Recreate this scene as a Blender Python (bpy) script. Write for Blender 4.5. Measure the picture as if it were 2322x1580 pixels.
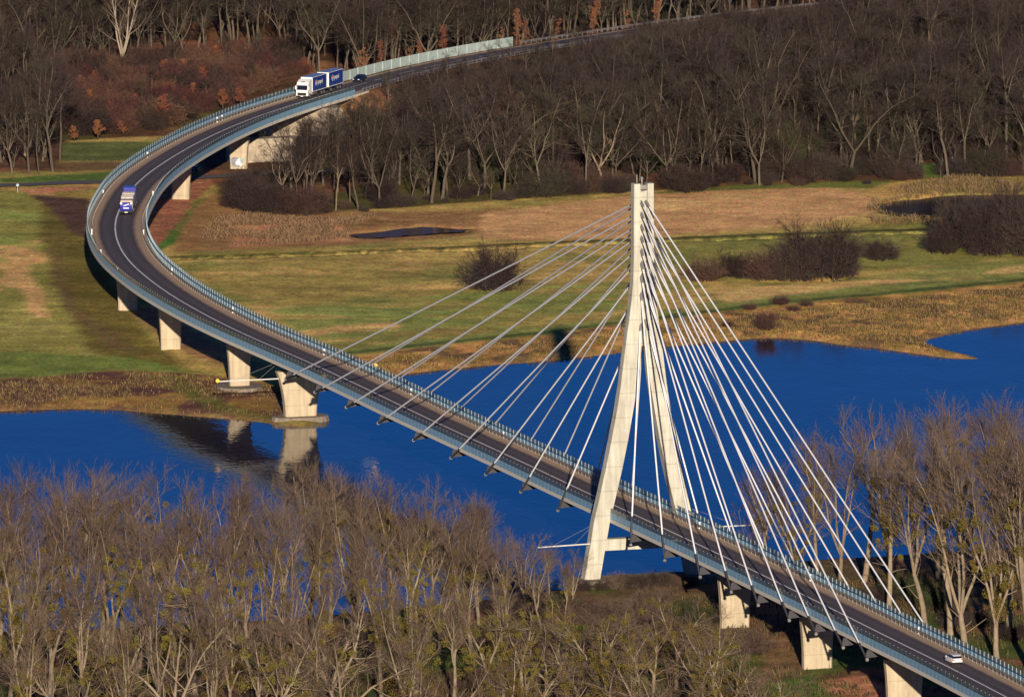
import bpy, bmesh, math, random
import numpy as np
from mathutils import Vector, Matrix

for o in list(bpy.data.objects):
    bpy.data.objects.remove(o)
scene = bpy.context.scene
COL = scene.collection
R = math.radians

# ------------------------------------------------------------------ camera, sky, sun, exposure
PITCH, FOC, CAMZ = R(8.0), 29670.0, 340.5
cam_d = bpy.data.cameras.new('camera')
cam = bpy.data.objects.new('camera', cam_d); COL.objects.link(cam)
cam.location = (0, 0, CAMZ); cam.rotation_euler = (R(90) - PITCH, 0, 0)
cam_d.sensor_width = 36.0; cam_d.lens = 36.0 * FOC / 2322.0
cam_d.clip_start = 10; cam_d.clip_end = 20000
scene.camera = cam

SUN_EL, SUN_AZ = R(12.3), R(177.5)      # light travels towards +Y and a touch to -X
sd = Vector((0.043, -1.0, 0)).normalized() * math.cos(SUN_EL) + Vector((0, 0, math.sin(SUN_EL)))
sun_d = bpy.data.lights.new('sun', 'SUN'); sun_d.energy = 4.6; sun_d.angle = R(0.5); sun_d.color = (1.0, 0.87, 0.69)
sun = bpy.data.objects.new('sun', sun_d); COL.objects.link(sun)
sun.rotation_euler = sd.to_track_quat('Z', 'Y').to_euler()
world = bpy.data.worlds.new('World'); scene.world = world; world.use_nodes = True
wn = world.node_tree; wbg = wn.nodes['Background']
sky = wn.nodes.new('ShaderNodeTexSky'); sky.sky_type = 'NISHITA'; sky.sun_disc = False
sky.sun_elevation = SUN_EL; sky.sun_rotation = math.atan2(sd.x, sd.y)
sky.altitude = 100; sky.air_density = 1.0; sky.dust_density = 0.2; sky.ozone_density = 10.0
tint = wn.nodes.new('ShaderNodeVectorMath'); tint.operation = 'MULTIPLY'; tint.inputs[1].default_value = (.60, .74, 1.0)
wn.links.new(sky.outputs['Color'], tint.inputs[0]); wn.links.new(tint.outputs[0], wbg.inputs['Color']); wbg.inputs['Strength'].default_value = 0.05
scene.view_settings.view_transform = 'Standard'; scene.view_settings.look = 'None'
scene.view_settings.exposure = 0.6; scene.view_settings.gamma = 1.0
scene.view_settings.use_curve_mapping = False
scene.cycles.max_bounces = 6; scene.cycles.transparent_max_bounces = 16

# ------------------------------------------------------------------ helpers
CX, CY = 1161.0, 790.0
def at(px, py, z):
    u = (px - CX) / FOC; v = (py - CY) / FOC
    dy = math.cos(PITCH) - v * math.sin(PITCH); dz = -math.sin(PITCH) - v * math.cos(PITCH)
    t = (z - CAMZ) / dz
    return np.array([u * t, dy * t, z])
def projn(X, Y, Z):
    z = Z - CAMZ
    d = Y * math.cos(PITCH) - z * math.sin(PITCH); up = Y * math.sin(PITCH) + z * math.cos(PITCH)
    return CX + FOC * X / d, CY - FOC * up / d
def lin(c):
    return tuple(((x / 255.0) / 12.92 if x / 255.0 < .04045 else ((x / 255.0 + .055) / 1.055) ** 2.4) for x in c[:3])

def link(o, parent=None):
    COL.objects.link(o)
    if parent is not None: o.parent = parent
    return o
def tag(o, label=None, cat=None, group=None, kind=None):
    if label: o['label'] = label
    if cat: o['category'] = cat
    if group: o['group'] = group
    if kind: o['kind'] = kind
    return o
def empty(name, loc=(0, 0, 0), rz=0.0):
    o = bpy.data.objects.new(name, None); o.location = loc; o.rotation_euler = (0, 0, rz)
    return link(o)
class MB:
    def __init__(s): s.v = []; s.f = []; s.mi = []
    def face(s, pts, m=0):
        b = len(s.v); s.v += [tuple(p) for p in pts]; s.f.append(tuple(range(b, b + len(pts)))); s.mi.append(m)
    def box(s, lo, hi, m=0, xf=None):
        (x0, y0, z0), (x1, y1, z1) = lo, hi
        p = [(x0, y0, z0), (x1, y0, z0), (x1, y1, z0), (x0, y1, z0), (x0, y0, z1), (x1, y0, z1), (x1, y1, z1), (x0, y1, z1)]
        if xf: p = [xf(q) for q in p]
        b = len(s.v); s.v += p
        for q in ((0, 3, 2, 1), (4, 5, 6, 7), (0, 1, 5, 4), (1, 2, 6, 5), (2, 3, 7, 6), (3, 0, 4, 7)):
            s.f.append(tuple(b + i for i in q)); s.mi.append(m)
    def loft(s, rings, m=0, cap=True, closed=True):
        n = len(rings[0]); b = len(s.v)
        for r in rings: s.v += [tuple(p) for p in r]
        for i in range(len(rings) - 1):
            for j in range(n if closed else n - 1):
                k = (j + 1) % n
                s.f.append((b + i * n + j, b + i * n + k, b + (i + 1) * n + k, b + (i + 1) * n + j)); s.mi.append(m)
        if cap and closed:
            s.f.append(tuple(b + j for j in range(n - 1, -1, -1))); s.mi.append(m)
            s.f.append(tuple(b + (len(rings) - 1) * n + j for j in range(n))); s.mi.append(m)
    def tube(s, pts, rad, n=6, m=0, cap=True):
        pts = [Vector(p) for p in pts]
        if not hasattr(rad, '__len__'): rad = [rad] * len(pts)
        rings = []; ref = None
        for i, p in enumerate(pts):
            t = (pts[min(i + 1, len(pts) - 1)] - pts[max(i - 1, 0)]).normalized()
            if ref is None: ref = Vector((1, 0, 0)) if abs(t.x) < .8 else Vector((0, 1, 0))
            a = (ref - t * ref.dot(t)).normalized(); c = t.cross(a); ref = a
            rings.append([p + (a * math.cos(2 * math.pi * k / n) + c * math.sin(2 * math.pi * k / n)) * rad[i] for k in range(n)])
        s.loft(rings, m, cap)
    def build(s, name, mats, parent=None, smooth=False, fixn=False):
        me = bpy.data.meshes.new(name); me.from_pydata(s.v, [], s.f)
        if not isinstance(mats, (list, tuple)): mats = [mats]
        for q in mats: me.materials.append(q)
        me.polygons.foreach_set('material_index', s.mi)
        if smooth: me.polygons.foreach_set('use_smooth', [True] * len(s.f))
        me.update()
        if fixn:
            bm = bmesh.new(); bm.from_mesh(me); bmesh.ops.recalc_face_normals(bm, faces=bm.faces); bm.to_mesh(me); bm.free()
        return link(bpy.data.objects.new(name, me), parent)

# ------------------------------------------------------------------ materials
def mat(name, col, rough=.8, var=.25, scale=1.0, metal=0.0, rand=0.0, huev=0.0, spec=.3, bump=0.0, joints=0.0, stain=0.0):
    m = bpy.data.materials.new(name); m.use_nodes = True
    n = m.node_tree.nodes; l = m.node_tree.links; b = n['Principled BSDF']
    b.inputs['Roughness'].default_value = rough; b.inputs['Metallic'].default_value = metal
    b.inputs['Specular IOR Level'].default_value = spec
    tc = n.new('ShaderNodeTexCoord'); nz = n.new('ShaderNodeTexNoise')
    nz.inputs['Scale'].default_value = scale; nz.inputs['Detail'].default_value = 6; nz.inputs['Roughness'].default_value = .65
    l.new(tc.outputs['Object'], nz.inputs['Vector'])
    mr = n.new('ShaderNodeMapRange'); mr.inputs['From Min'].default_value = .25; mr.inputs['From Max'].default_value = .75
    mr.inputs['To Min'].default_value = 1 - var; mr.inputs['To Max'].default_value = 1 + var
    l.new(nz.outputs['Fac'], mr.inputs['Value'])
    fac = mr.outputs['Result']
    def mul(a, bsock):
        q = n.new('ShaderNodeMath'); q.operation = 'MULTIPLY'; l.new(a, q.inputs[0])
        if isinstance(bsock, float): q.inputs[1].default_value = bsock
        else: l.new(bsock, q.inputs[1])
        return q.outputs[0]
    if rand > 0:
        oi = n.new('ShaderNodeObjectInfo'); r2 = n.new('ShaderNodeMapRange')
        r2.inputs['To Min'].default_value = 1 - rand; r2.inputs['To Max'].default_value = 1 + rand
        l.new(oi.outputs['Random'], r2.inputs['Value']); fac = mul(fac, r2.outputs['Result'])
    if joints > 0:
        sx = n.new('ShaderNodeSeparateXYZ'); l.new(tc.outputs['Object'], sx.inputs[0])
        dv = n.new('ShaderNodeMath'); dv.operation = 'DIVIDE'; dv.inputs[1].default_value = joints; l.new(sx.outputs['Z'], dv.inputs[0])
        fr = n.new('ShaderNodeMath'); fr.operation = 'FRACT'; l.new(dv.outputs[0], fr.inputs[0])
        cp = n.new('ShaderNodeMath'); cp.operation = 'GREATER_THAN'; cp.inputs[1].default_value = .045; l.new(fr.outputs[0], cp.inputs[0])
        r3 = n.new('ShaderNodeMapRange'); r3.inputs['To Min'].default_value = .80; r3.inputs['To Max'].default_value = 1.0
        l.new(cp.outputs[0], r3.inputs['Value']); fac = mul(fac, r3.outputs['Result'])
    if stain > 0:
        mp = n.new('ShaderNodeMapping'); mp.inputs['Scale'].default_value = (1.6, 1.6, .12); l.new(tc.outputs['Object'], mp.inputs['Vector'])
        n2 = n.new('ShaderNodeTexNoise'); n2.inputs['Scale'].default_value = 1.0; n2.inputs['Detail'].default_value = 5; l.new(mp.outputs[0], n2.inputs['Vector'])
        r4 = n.new('ShaderNodeMapRange'); r4.inputs['From Min'].default_value = .35; r4.inputs['From Max'].default_value = .65
        r4.inputs['To Min'].default_value = 1 - stain; r4.inputs['To Max'].default_value = 1.0
        l.new(n2.outputs['Fac'], r4.inputs['Value']); fac = mul(fac, r4.outputs['Result'])
    vm = n.new('ShaderNodeVectorMath'); vm.operation = 'SCALE'; vm.inputs[0].default_value = col[:3]
    l.new(fac, vm.inputs['Scale']); out = vm.outputs[0]
    if huev > 0:
        n3 = n.new('ShaderNodeTexNoise'); n3.inputs['Scale'].default_value = scale * .37; l.new(tc.outputs['Object'], n3.inputs['Vector'])
        hs = n.new('ShaderNodeHueSaturation'); r5 = n.new('ShaderNodeMapRange')
        r5.inputs['From Min'].default_value = .3; r5.inputs['From Max'].default_value = .7
        r5.inputs['To Min'].default_value = .5 - huev; r5.inputs['To Max'].default_value = .5 + huev
        oi2 = n.new('ShaderNodeObjectInfo'); ad = n.new('ShaderNodeMath'); ad.operation = 'ADD'
        md = n.new('ShaderNodeMath'); md.operation = 'MULTIPLY_ADD'; md.inputs[1].default_value = .4; md.inputs[2].default_value = -.2
        l.new(oi2.outputs['Random'], md.inputs[0]); l.new(md.outputs[0], ad.inputs[1]); l.new(n3.outputs['Fac'], ad.inputs[0])
        l.new(ad.outputs[0], r5.inputs['Value']); l.new(r5.outputs['Result'], hs.inputs['Hue']); l.new(out, hs.inputs['Color']); out = hs.outputs[0]
    l.new(out, b.inputs['Base Color'])
    if bump > 0:
        bp = n.new('ShaderNodeBump'); bp.inputs['Strength'].default_value = bump; bp.inputs['Distance'].default_value = .2
        l.new(nz.outputs['Fac'], bp.inputs['Height']); l.new(bp.outputs[0], b.inputs['Normal'])
    return m

M = {}
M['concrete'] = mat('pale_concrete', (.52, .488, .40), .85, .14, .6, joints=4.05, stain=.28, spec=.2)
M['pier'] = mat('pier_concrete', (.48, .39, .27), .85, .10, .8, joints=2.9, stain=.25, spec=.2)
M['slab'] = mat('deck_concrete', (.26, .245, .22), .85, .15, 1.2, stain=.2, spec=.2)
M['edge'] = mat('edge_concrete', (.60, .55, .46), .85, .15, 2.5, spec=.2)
M['walk'] = mat('walkway_concrete', (.40, .335, .26), .9, .15, 3.0, spec=.2)
M['line'] = mat('road_paint', (.72, .68, .66), .7, .12, 1.5)
M['guard'] = mat('weathered_rail', (.21, .18, .16), .6, .25, 2.0)
M['rail'] = mat('galvanised_steel', (.36, .34, .33), .5, .2, 3.0, metal=.5)
M['blue'] = mat('blue_panel_paint', (.185, .32, .44), .5, .10, .5, spec=.4)
M['bluerail'] = mat('dark_blue_paint', (.03, .10, .21), .5, .15, 2.0, spec=.4)
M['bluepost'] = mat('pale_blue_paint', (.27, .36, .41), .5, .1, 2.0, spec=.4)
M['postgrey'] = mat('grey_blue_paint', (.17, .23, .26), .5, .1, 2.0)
M['wallpale'] = mat('pale_noise_wall', (.33, .40, .38), .7, .2, 1.2)
M['cable'] = mat('white_cable_sheath', (.70, .69, .70), .5, .06, 1.0, spec=.4)
M['dark'] = mat('dark_painted_steel', (.045, .043, .05), .6, .2, 1.5)
M['socket'] = mat('grey_anchor_socket', (.16, .15, .155), .6, .2, 3.0)
M['boom'] = mat('white_boom_paint', (.6, .58, .53), .5, .1, 1.0)
M['yellow'] = mat('yellow_signal', (.75, .42, .03), .5, .1, 1.0)
M['white'] = mat('white_plastic', (.75, .74, .72), .5, .05, 1.0)
M['black'] = mat('black_rubber', (.018, .018, .02), .8, .2, 4.0)
M['slope'] = mat('slope_paving', (.40, .325, .24), .9, .2, 1.0, stain=.25)
M['asphalt'] = mat('lane_asphalt', (.105, .09, .10), .9, .2, 1.0)
M['footing'] = mat('stained_footing', (.22, .18, .14), .95, .3, .8, stain=.3)
M['grav'] = mat('gravel_kerb', (.30, .24, .185), .95, .3, 3.0)

def glassmat(name, col, alpha, rough=.05):
    m = bpy.data.materials.new(name); m.use_nodes = True
    n = m.node_tree.nodes; l = m.node_tree.links; b = n['Principled BSDF']
    b.inputs['Base Color'].default_value = (*col, 1); b.inputs['Roughness'].default_value = rough
    b.inputs['Alpha'].default_value = alpha
    tc = n.new('ShaderNodeTexCoord'); nz = n.new('ShaderNodeTexNoise'); nz.inputs['Scale'].default_value = .8
    l.new(tc.outputs['Object'], nz.inputs['Vector'])
    mr = n.new('ShaderNodeMapRange'); mr.inputs['To Min'].default_value = alpha * .7; mr.inputs['To Max'].default_value = alpha * 1.3
    l.new(nz.outputs['Fac'], mr.inputs['Value']); l.new(mr.outputs[0], b.inputs['Alpha'])
    return m
M['glass'] = glassmat('clear_screen_pane', (.10, .14, .145), .50)
def carpaint(name, col, rough=.25):
    m = mat(name, col, rough, .04, 2.0, spec=.5); m.node_tree.nodes['Principled BSDF'].inputs['Coat Weight'].default_value = .5
    return m

# road surface: colour across the road from the u coordinate (dark lanes, dusty pale shoulders)
def road_mat():
    m = bpy.data.materials.new('bridge_asphalt'); m.use_nodes = True
    n = m.node_tree.nodes; l = m.node_tree.links; b = n['Principled BSDF']; b.inputs['Roughness'].default_value = .85; b.inputs['Specular IOR Level'].default_value = .2
    uv = n.new('ShaderNodeUVMap'); uv.uv_map = 'across'; sp = n.new('ShaderNodeSeparateXYZ'); l.new(uv.outputs[0], sp.inputs[0])
    tc = n.new('ShaderNodeTexCoord'); nz = n.new('ShaderNodeTexNoise'); nz.inputs['Scale'].default_value = .35; nz.inputs['Detail'].default_value = 8
    l.new(tc.outputs['Object'], nz.inputs['Vector'])
    ad = n.new('ShaderNodeMath'); ad.operation = 'MULTIPLY_ADD'; ad.inputs[1].default_value = .05; l.new(nz.outputs['Fac'], ad.inputs[0]); l.new(sp.outputs['X'], ad.inputs[2])
    rp = n.new('ShaderNodeValToRGB'); l.new(ad.outputs[0], rp.inputs[0])
    e = rp.color_ramp.elements
    pale, dark, mid, mid2 = (.45, .31, .20, 1), (.078, .064, .068, 1), (.108, .089, .088, 1), (.094, .077, .079, 1)
    stops = [(0, pale), (.11, pale), (.20, dark), (.29, mid), (.37, mid2), (.46, dark), (.52, mid), (.60, dark), (.68, mid), (.76, mid2), (.83, dark), (.92, pale), (1, pale)]
    e[0].position, e[0].color = stops[0]; e[1].position, e[1].color = stops[-1]
    for p, c in stops[1:-1]:
        q = e.new(p); q.color = c
    nf = n.new('ShaderNodeTexNoise'); nf.inputs['Scale'].default_value = 1.3; nf.inputs['Detail'].default_value = 6; l.new(tc.outputs['Object'], nf.inputs['Vector'])
    mr = n.new('ShaderNodeMapRange'); mr.inputs['From Min'].default_value = .3; mr.inputs['From Max'].default_value = .7; mr.inputs['To Min'].default_value = .85; mr.inputs['To Max'].default_value = 1.15
    l.new(nf.outputs['Fac'], mr.inputs['Value'])
    vm = n.new('ShaderNodeVectorMath'); vm.operation = 'SCALE'; l.new(rp.outputs[0], vm.inputs[0]); l.new(mr.outputs[0], vm.inputs['Scale'])
    l.new(vm.outputs[0], b.inputs['Base Color'])
    return m
M['road'] = road_mat()

# ------------------------------------------------------------------ terrain
def poly_world(pts, z): return np.array([at(x, y, z)[:2] for x, y in pts])
FAR_PX = [(-900, 950), (-300, 940), (0, 932), (150, 927), (250, 928), (330, 935), (420, 942), (520, 950), (600, 958), (640, 966), (700, 969), (728, 960),
          (705, 948), (660, 930), (636, 912), (690, 897), (780, 868), (850, 858), (920, 848), (1000, 839), (1100, 829), (1200, 822), (1280, 815), (1400, 801),
          (1500, 786), (1560, 782), (1620, 775), (1700, 768), (1760, 766), (1840, 771), (1900, 781), (1990, 790), (2060, 800), (2150, 812), (2225, 815), (2200, 806),
          (2140, 792), (2092, 776), (2110, 768), (2160, 755), (2230, 743), (2322, 731), (2700, 705), (3300, 670)]
NEAR_PX = [(-1000, 1455), (-300, 1440), (0, 1432), (150, 1428), (300, 1422), (500, 1412), (700, 1400), (1000, 1370), (1200, 1352), (1250, 1340), (1560, 1311), (1640, 1300), (1740, 1285), (1836, 1271), (2000, 1262), (2322, 1240), (2900, 1215)]
FAR_W, NEAR_W = poly_world(FAR_PX, 0), poly_world(NEAR_PX, 0)
FAR_POLY = np.vstack([[[-4500, FAR_W[0, 1] - 30]], FAR_W, [[4500, FAR_W[-1, 1] + 600]], [[4500, 12000]], [[-4500, 12000]]])
NEAR_POLY = np.vstack([[[-4500, NEAR_W[0, 1] - 30]], NEAR_W, [[4500, NEAR_W[-1, 1] + 500]], [[4500, 600]], [[-4500, 600]]])
def inside(P, X, Y):
    r = np.zeros(X.shape, bool); n = len(P)
    for i in range(n):
        x0, y0 = P[i]; x1, y1 = P[(i + 1) % n]
        if y0 == y1: continue
        c = ((y0 > Y) != (y1 > Y)) & (X < (x1 - x0) * (Y - y0) / (y1 - y0) + x0)
        r ^= c
    return r
def dist(P, X, Y, closed=True):
    d = np.full(X.shape, 1e9); n = len(P)
    for i in range(n if closed else n - 1):
        x0, y0 = P[i]; x1, y1 = P[(i + 1) % n]; dx, dy = x1 - x0, y1 - y0
        t = np.clip(((X - x0) * dx + (Y - y0) * dy) / (dx * dx + dy * dy + 1e-9), 0, 1)
        d = np.minimum(d, np.hypot(X - x0 - t * dx, Y - y0 - t * dy))
    return d
def sstep(a, b, x):
    t = np.clip((x - a) / (b - a), 0, 1); return t * t * (3 - 2 * t)
RNG = np.random.default_rng(7)
_lat = RNG.random((256, 256))
def vnoise(x, y):
    xi, yi = np.floor(x).astype(int), np.floor(y).astype(int); fx, fy = x - xi, y - yi
    fx = fx * fx * (3 - 2 * fx); fy = fy * fy * (3 - 2 * fy)
    g = lambda a, b: _lat[a % 256, b % 256]
    return (g(xi, yi) * (1 - fx) + g(xi + 1, yi) * fx) * (1 - fy) + (g(xi, yi + 1) * (1 - fx) + g(xi + 1, yi + 1) * fx) * fy
def fbm(x, y, o=4):
    s = 0; a = .5
    for i in range(o): s = s + a * vnoise(x * 2 ** i + 17 * i, y * 2 ** i + 31 * i); a *= .5
    return s / (1 - .5 ** o)

# ponds in the far meadow (pixel outline, laid on the ground there)
POND_PX = [[(785, 531), (850, 524), (930, 515), (1000, 514), (1076, 517), (1045, 523), (960, 529), (880, 534), (820, 536)],
           [(1990, 468), (2030, 456), (2110, 448), (2200, 442), (2330, 440), (2330, 466), (2200, 484), (2120, 487), (2050, 488), (2005, 478)]]
def ragged(P, amp, seed):
    out = []; r = np.random.default_rng(seed); n = len(P)
    for i in range(n):
        a, b = P[i], P[(i + 1) % n]; m = max(2, int(np.hypot(*(b - a)) / 2.5))
        for k in range(m): out.append(a + (b - a) * k / m + r.normal(0, amp, 2) * (k > 0))
    return np.array(out)
PONDS = [ragged(poly_world(p, 1.9), (1.1, .7)[i], 5 + i) for i, p in enumerate(POND_PX)]
DITCH = poly_world([(330, 586), (500, 581), (700, 574), (1000, 563), (1300, 549), (1500, 543), (1700, 534), (1900, 527), (2110, 521)], 2.0)

# bridge and road centre line: points read on the road, all at road level 11.5 m
CL = [(74.9, 1961.5), (66.4, 1992.0), (59.8, 2013.5), (54.2, 2032.8), (49.1, 2050.4), (42.5, 2071.8), (36.6, 2091.6), (30.2, 2111.7), (21.3, 2140.1), (17.5, 2151.9),
      (13.4, 2164.6), (8.5, 2180.3), (2.9, 2198.5), (-12.3, 2245.9), (-17.3, 2261.5), (-22.1, 2277.9), (-28.2, 2297.4), (-33.5, 2314.0), (-38.5, 2329.3), (-48.2, 2357.4),
      (-55.4, 2381.1), (-62.3, 2407.0), (-65.8, 2422.1), (-70.0, 2443.5), (-72.0, 2454.5), (-73.4, 2464.6), (-74.7, 2475.8), (-75.9, 2489.3), (-76.7, 2503.6), (-77.1, 2517.4),
      (-77.0, 2530.7), (-75.2, 2570.6), (-72.3, 2595.0), (-68.6, 2617.6), (-63.7, 2643.2), (-58.6, 2664.5), (-53.6, 2682.5), (-48.4, 2698.0), (-44.6, 2708.0)]
FARROAD = [(755, 211, 11.5), (841, 184, 11.5), (944, 158, 11.5), (1048, 136, 11.5), (1165, 115, 11.4), (1400, 79, 11.0), (1520, 61, 10.6), (1740, 34, 9.8), (2000, 8, 9.0), (2400, -25, 8.0)]
pts = [(*p, 11.5) for p in CL] + [tuple(at(*q)) for q in FARROAD]
t0 = np.array(pts[1]) - np.array(pts[0]); t0 = t0 / np.linalg.norm(t0)
pts = [tuple(np.array(pts[0]) - t0 * 260)] + pts
pts = np.array(pts, float)
cs = np.concatenate([[0], np.cumsum(np.hypot(np.diff(pts[:, 0]), np.diff(pts[:, 1])))])
ss = np.arange(0, cs[-1], 1.0)
path = np.stack([np.interp(ss, cs, pts[:, k]) for k in range(3)], 1)
ker = np.exp(-.5 * (np.arange(-40, 41) / 11.0) ** 2); ker /= ker.sum()
pad = np.vstack([2 * path[0] - path[40:0:-1], path, 2 * path[-1] - path[-2:-42:-1]])
path = np.stack([np.convolve(pad[:, k], ker, 'valid') for k in range(3)], 1)
tan = np.gradient(path, axis=0); tan[:, 2] = 0; tan /= np.linalg.norm(tan, axis=1)[:, None]
nrm = np.stack([tan[:, 1], -tan[:, 0]], 1)
def frame(s):
    i = float(np.clip(s, 0, len(path) - 1.001)); k = int(i); f = i - k
    p = path[k] * (1 - f) + path[k + 1] * f; t = tan[k] * (1 - f) + tan[k + 1] * f; t = t / np.linalg.norm(t)
    return p, t, np.array([t[1], -t[0]])
def on(s, e, dz=0.0):
    p, t, n = frame(s); return (p[0] + n[0] * e, p[1] + n[1] * e, p[2] + dz)
def near_s(x, y):
    i = int(np.argmin(np.hypot(path[:, 0] - x, path[:, 1] - y)))
    d = np.array([x, y]) - path[i, :2]; return i + float(d @ tan[i, :2]), float(d @ nrm[i])
S0 = 260.0     # near frame edge
S_PYL = near_s(21.5, 2140.3)[0]
S_AB = near_s(*at(722, 222, 11.5)[:2])[0] + 8      # far abutment
print('stations', S_PYL, S_AB, len(path))

def s_px(px, e, s0=100, s1=None, dz=0.0):
    ss_ = np.arange(s0, s1 or len(path) - 2, .25); P = np.array([on(s, e, dz) for s in ss_]); x, y = projn(P[:, 0], P[:, 1], P[:, 2]); return float(ss_[int(np.argmin(np.abs(x - px)))])

def ground_h(X, Y, detail=True):
    inF, inN = inside(FAR_POLY, X, Y), inside(NEAR_POLY, X, Y)
    dF = dist(FAR_W, X, Y, False) * np.where(inF, 1, -1); dN = dist(NEAR_W, X, Y, False) * np.where(inN, 1, -1)
    wob = fbm(X * .12, Y * .12, 3) - .5
    zF = np.where(dF > 0, .95 * (1 - np.exp(-dF / 3.5)) + 1.0 * sstep(15, 180, dF) + .8 * sstep(180, 320, dF) + wob * .35 * sstep(0, 12, dF), np.maximum(-2.5, dF * .3))
    zN = np.where(dN > 0, .65 * (1 - np.exp(-dN / 2.0)) + wob * .4 * sstep(0, 12, dN), np.maximum(-2.5, dN * .3))
    z = np.maximum(zF, zN)
    for P in PONDS:
        dp = dist(P, X, Y) * np.where(inside(P, X, Y), -1, 1)
        z = z - .9 * (1 - sstep(-2, 3, dp))
    dd = dist(DITCH, X, Y, False); z = z - .9 * (1 - sstep(.3, 2.4, dd))
    # embankment of the far road beyond the abutment
    lo = int(S_AB) - 2
    seg = path[lo::4, :2]; de = dist(seg, X, Y, False)
    past = (X - path[lo, 0]) * tan[lo, 0] + (Y - path[lo, 1]) * tan[lo, 1] > 0
    k = np.full(X.shape, 11.2); idx = np.argmin(np.abs(path[lo:, 0][None, :] - X.reshape(-1)[:, None]), 1).reshape(X.shape) if X.size < 400000 else None
    if idx is not None: k = path[lo:, 2][idx] - .25
    emb = np.clip(k - np.maximum(0, de - 6.8) * .62, -9, None)
    z = np.where(past, np.maximum(z, emb), z)
    return z
def gz(x, y): return float(ground_h(np.array([x]), np.array([y]))[0])
def ground_px(px, py, z0=2.0):
    w = at(px, py, z0)
    for _ in range(3): w = at(px, py, gz(w[0], w[1]))
    return w

def axis(a, b, step, far0, far1):
    mid = list(np.arange(a, b + 1e-6, step)); lo = []; hi = []; d = step; x = a
    while x > far0: d *= 1.35; x -= d; lo.append(x)
    d = step; x = b
    while x < far1: d *= 1.35; x += d; hi.append(x)
    return np.array(lo[::-1] + mid + hi)
gx = axis(-126, 126, 1.0, -4200, 4200); gy = axis(1895, 3030, 1.5, 700, 11000)
GX, GY = np.meshgrid(gx, gy)
jx = (RNG.random(GX.shape) - .5) * .5; core = (np.abs(GX) < 125) & (GY > 1896) & (GY < 3028)
GX = GX + jx * core; GY = GY + (RNG.random(GX.shape) - .5) * .8 * core
GZ = ground_h(GX.ravel(), GY.ravel()).reshape(GX.shape)
fine = fbm(GX * .5, GY * .5, 3) - .5
PX, PY = projn(GX, GY, GZ)

# ---- ground cover: base colours of what grows or lies where
KALB = 2.5
def C(r, g, b): return np.array(lin((r, g, b))) * KALB
zone = np.zeros(GX.shape + (3,)); zone[:] = C(116, 101, 52)
warp = (fbm(GX * .06, GY * .06, 4) - .5); warp2 = (fbm(GX * .25 + 9, GY * .25, 3) - .5)
big = fbm(GX * .022 + 5, GY * .016 + 3, 4); med = fbm(GX * .07, GY * .05 + 40, 4)
def blend(col, m):
    m = np.clip(m, 0, 1)[..., None]; zone[:] = zone * (1 - m) + np.array(col) * m
def pmask(poly, soft=6.0, wob=14.0, ysc=2.5):
    P = np.array([(x, y * ysc) for x, y in poly], float); X = PX + warp2 * wob * 1.5 + warp * wob; Y = PY * ysc + warp * wob
    d = dist(P, X, Y) * np.where(inside(P, X, Y), 1, -1)
    return sstep(-soft, soft, d)
def lmask(line, half, soft=3.0, wob=4.0, ysc=1.0):
    P = np.array([(x, y * ysc) for x, y in line], float)
    d = dist(P, PX + warp2 * wob, PY * ysc + warp * wob, False)
    return 1 - sstep(half - soft * .5, half + soft, d)
# far land: meadow of olive and straw patches
blend(C(136, 114, 62), sstep(.42, .62, big)); blend(C(92, 92, 46), sstep(.52, .68, med) * .75); blend(C(150, 120, 70), sstep(.60, .74, fbm(GX * .05 + 70, GY * .09, 4)) * .7)
farm = PY < 1000
# left field: olive, straw streaks
Lf = pmask([(-300, 430), (60, 430), (150, 520), (330, 740), (420, 840), (-300, 870)], 20); blend(C(100, 98, 46), Lf * .8); blend(C(122, 112, 58), Lf * sstep(.5, .68, med))
blend(C(152, 118, 72), Lf * sstep(.56, .7, fbm(GX * .09 + 3, GY * .05 + 8, 4)) * (PX < 150))
blend(C(100, 106, 50), pmask([(-300, 440), (60, 440), (130, 520), (150, 570), (-300, 580)], 14) * sstep(.4, .6, med)); blend(C(96, 104, 50), pmask([(600, 700), (1420, 636), (1420, 700), (700, 772)], 14) * (.35 + .5 * (fbm(GX * .04, GY * .12 + 7, 3) > .48))); blend(C(158, 122, 78), pmask([(60, 600), (95, 660), (110, 720), (75, 720), (55, 660), (-10, 640), (30, 610)], 8) * .8)
blend(C(82, 72, 34), pmask([(95, 440), (190, 520), (330, 760), (420, 830), (300, 830), (200, 790), (120, 640), (90, 530)], 18))
blend(C(84, 66, 44), pmask([(120, 560), (180, 700), (330, 800), (250, 790), (170, 730), (125, 660)], 14) * .6)
blend(C(80, 96, 42), pmask([(-200, 790), (300, 810), (470, 845), (300, 852), (-200, 862)], 8) * .7)
# dark bare tracks beside the bend
blend(C(66, 48, 40), pmask([(72, 444), (205, 450), (205, 540), (170, 530), (110, 470)], 8)); blend(C(140, 95, 66), pmask([(40, 428), (235, 420), (130, 444), (75, 442)], 5))
blend(C(104, 88, 44), pmask([(118, 436), (205, 432), (200, 448), (130, 448)], 5))
# under the bridge, bare pinkish earth
blend(C(116, 76, 56), pmask([(350, 440), (480, 385), (560, 372), (640, 372), (600, 392), (480, 420), (440, 460), (385, 560), (330, 560)], 8))
blend(C(110, 78, 58), pmask([(300, 690), (345, 700), (520, 790), (600, 830), (560, 850), (420, 800), (300, 715)], 8) * .8)
blend(C(58, 84, 34), pmask([(445, 455), (472, 448), (400, 555), (360, 572), (352, 560), (395, 520)], 5))
# rough verge and reeds
blend(C(112, 84, 52), pmask([(440, 470), (480, 440), (700, 478), (900, 480), (1180, 470), (1180, 520), (900, 548), (520, 568), (395, 574), (400, 540)], 10))
blend(C(150, 104, 72), pmask([(520, 488), (780, 500), (790, 545), (520, 560)], 14) * .8)
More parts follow.
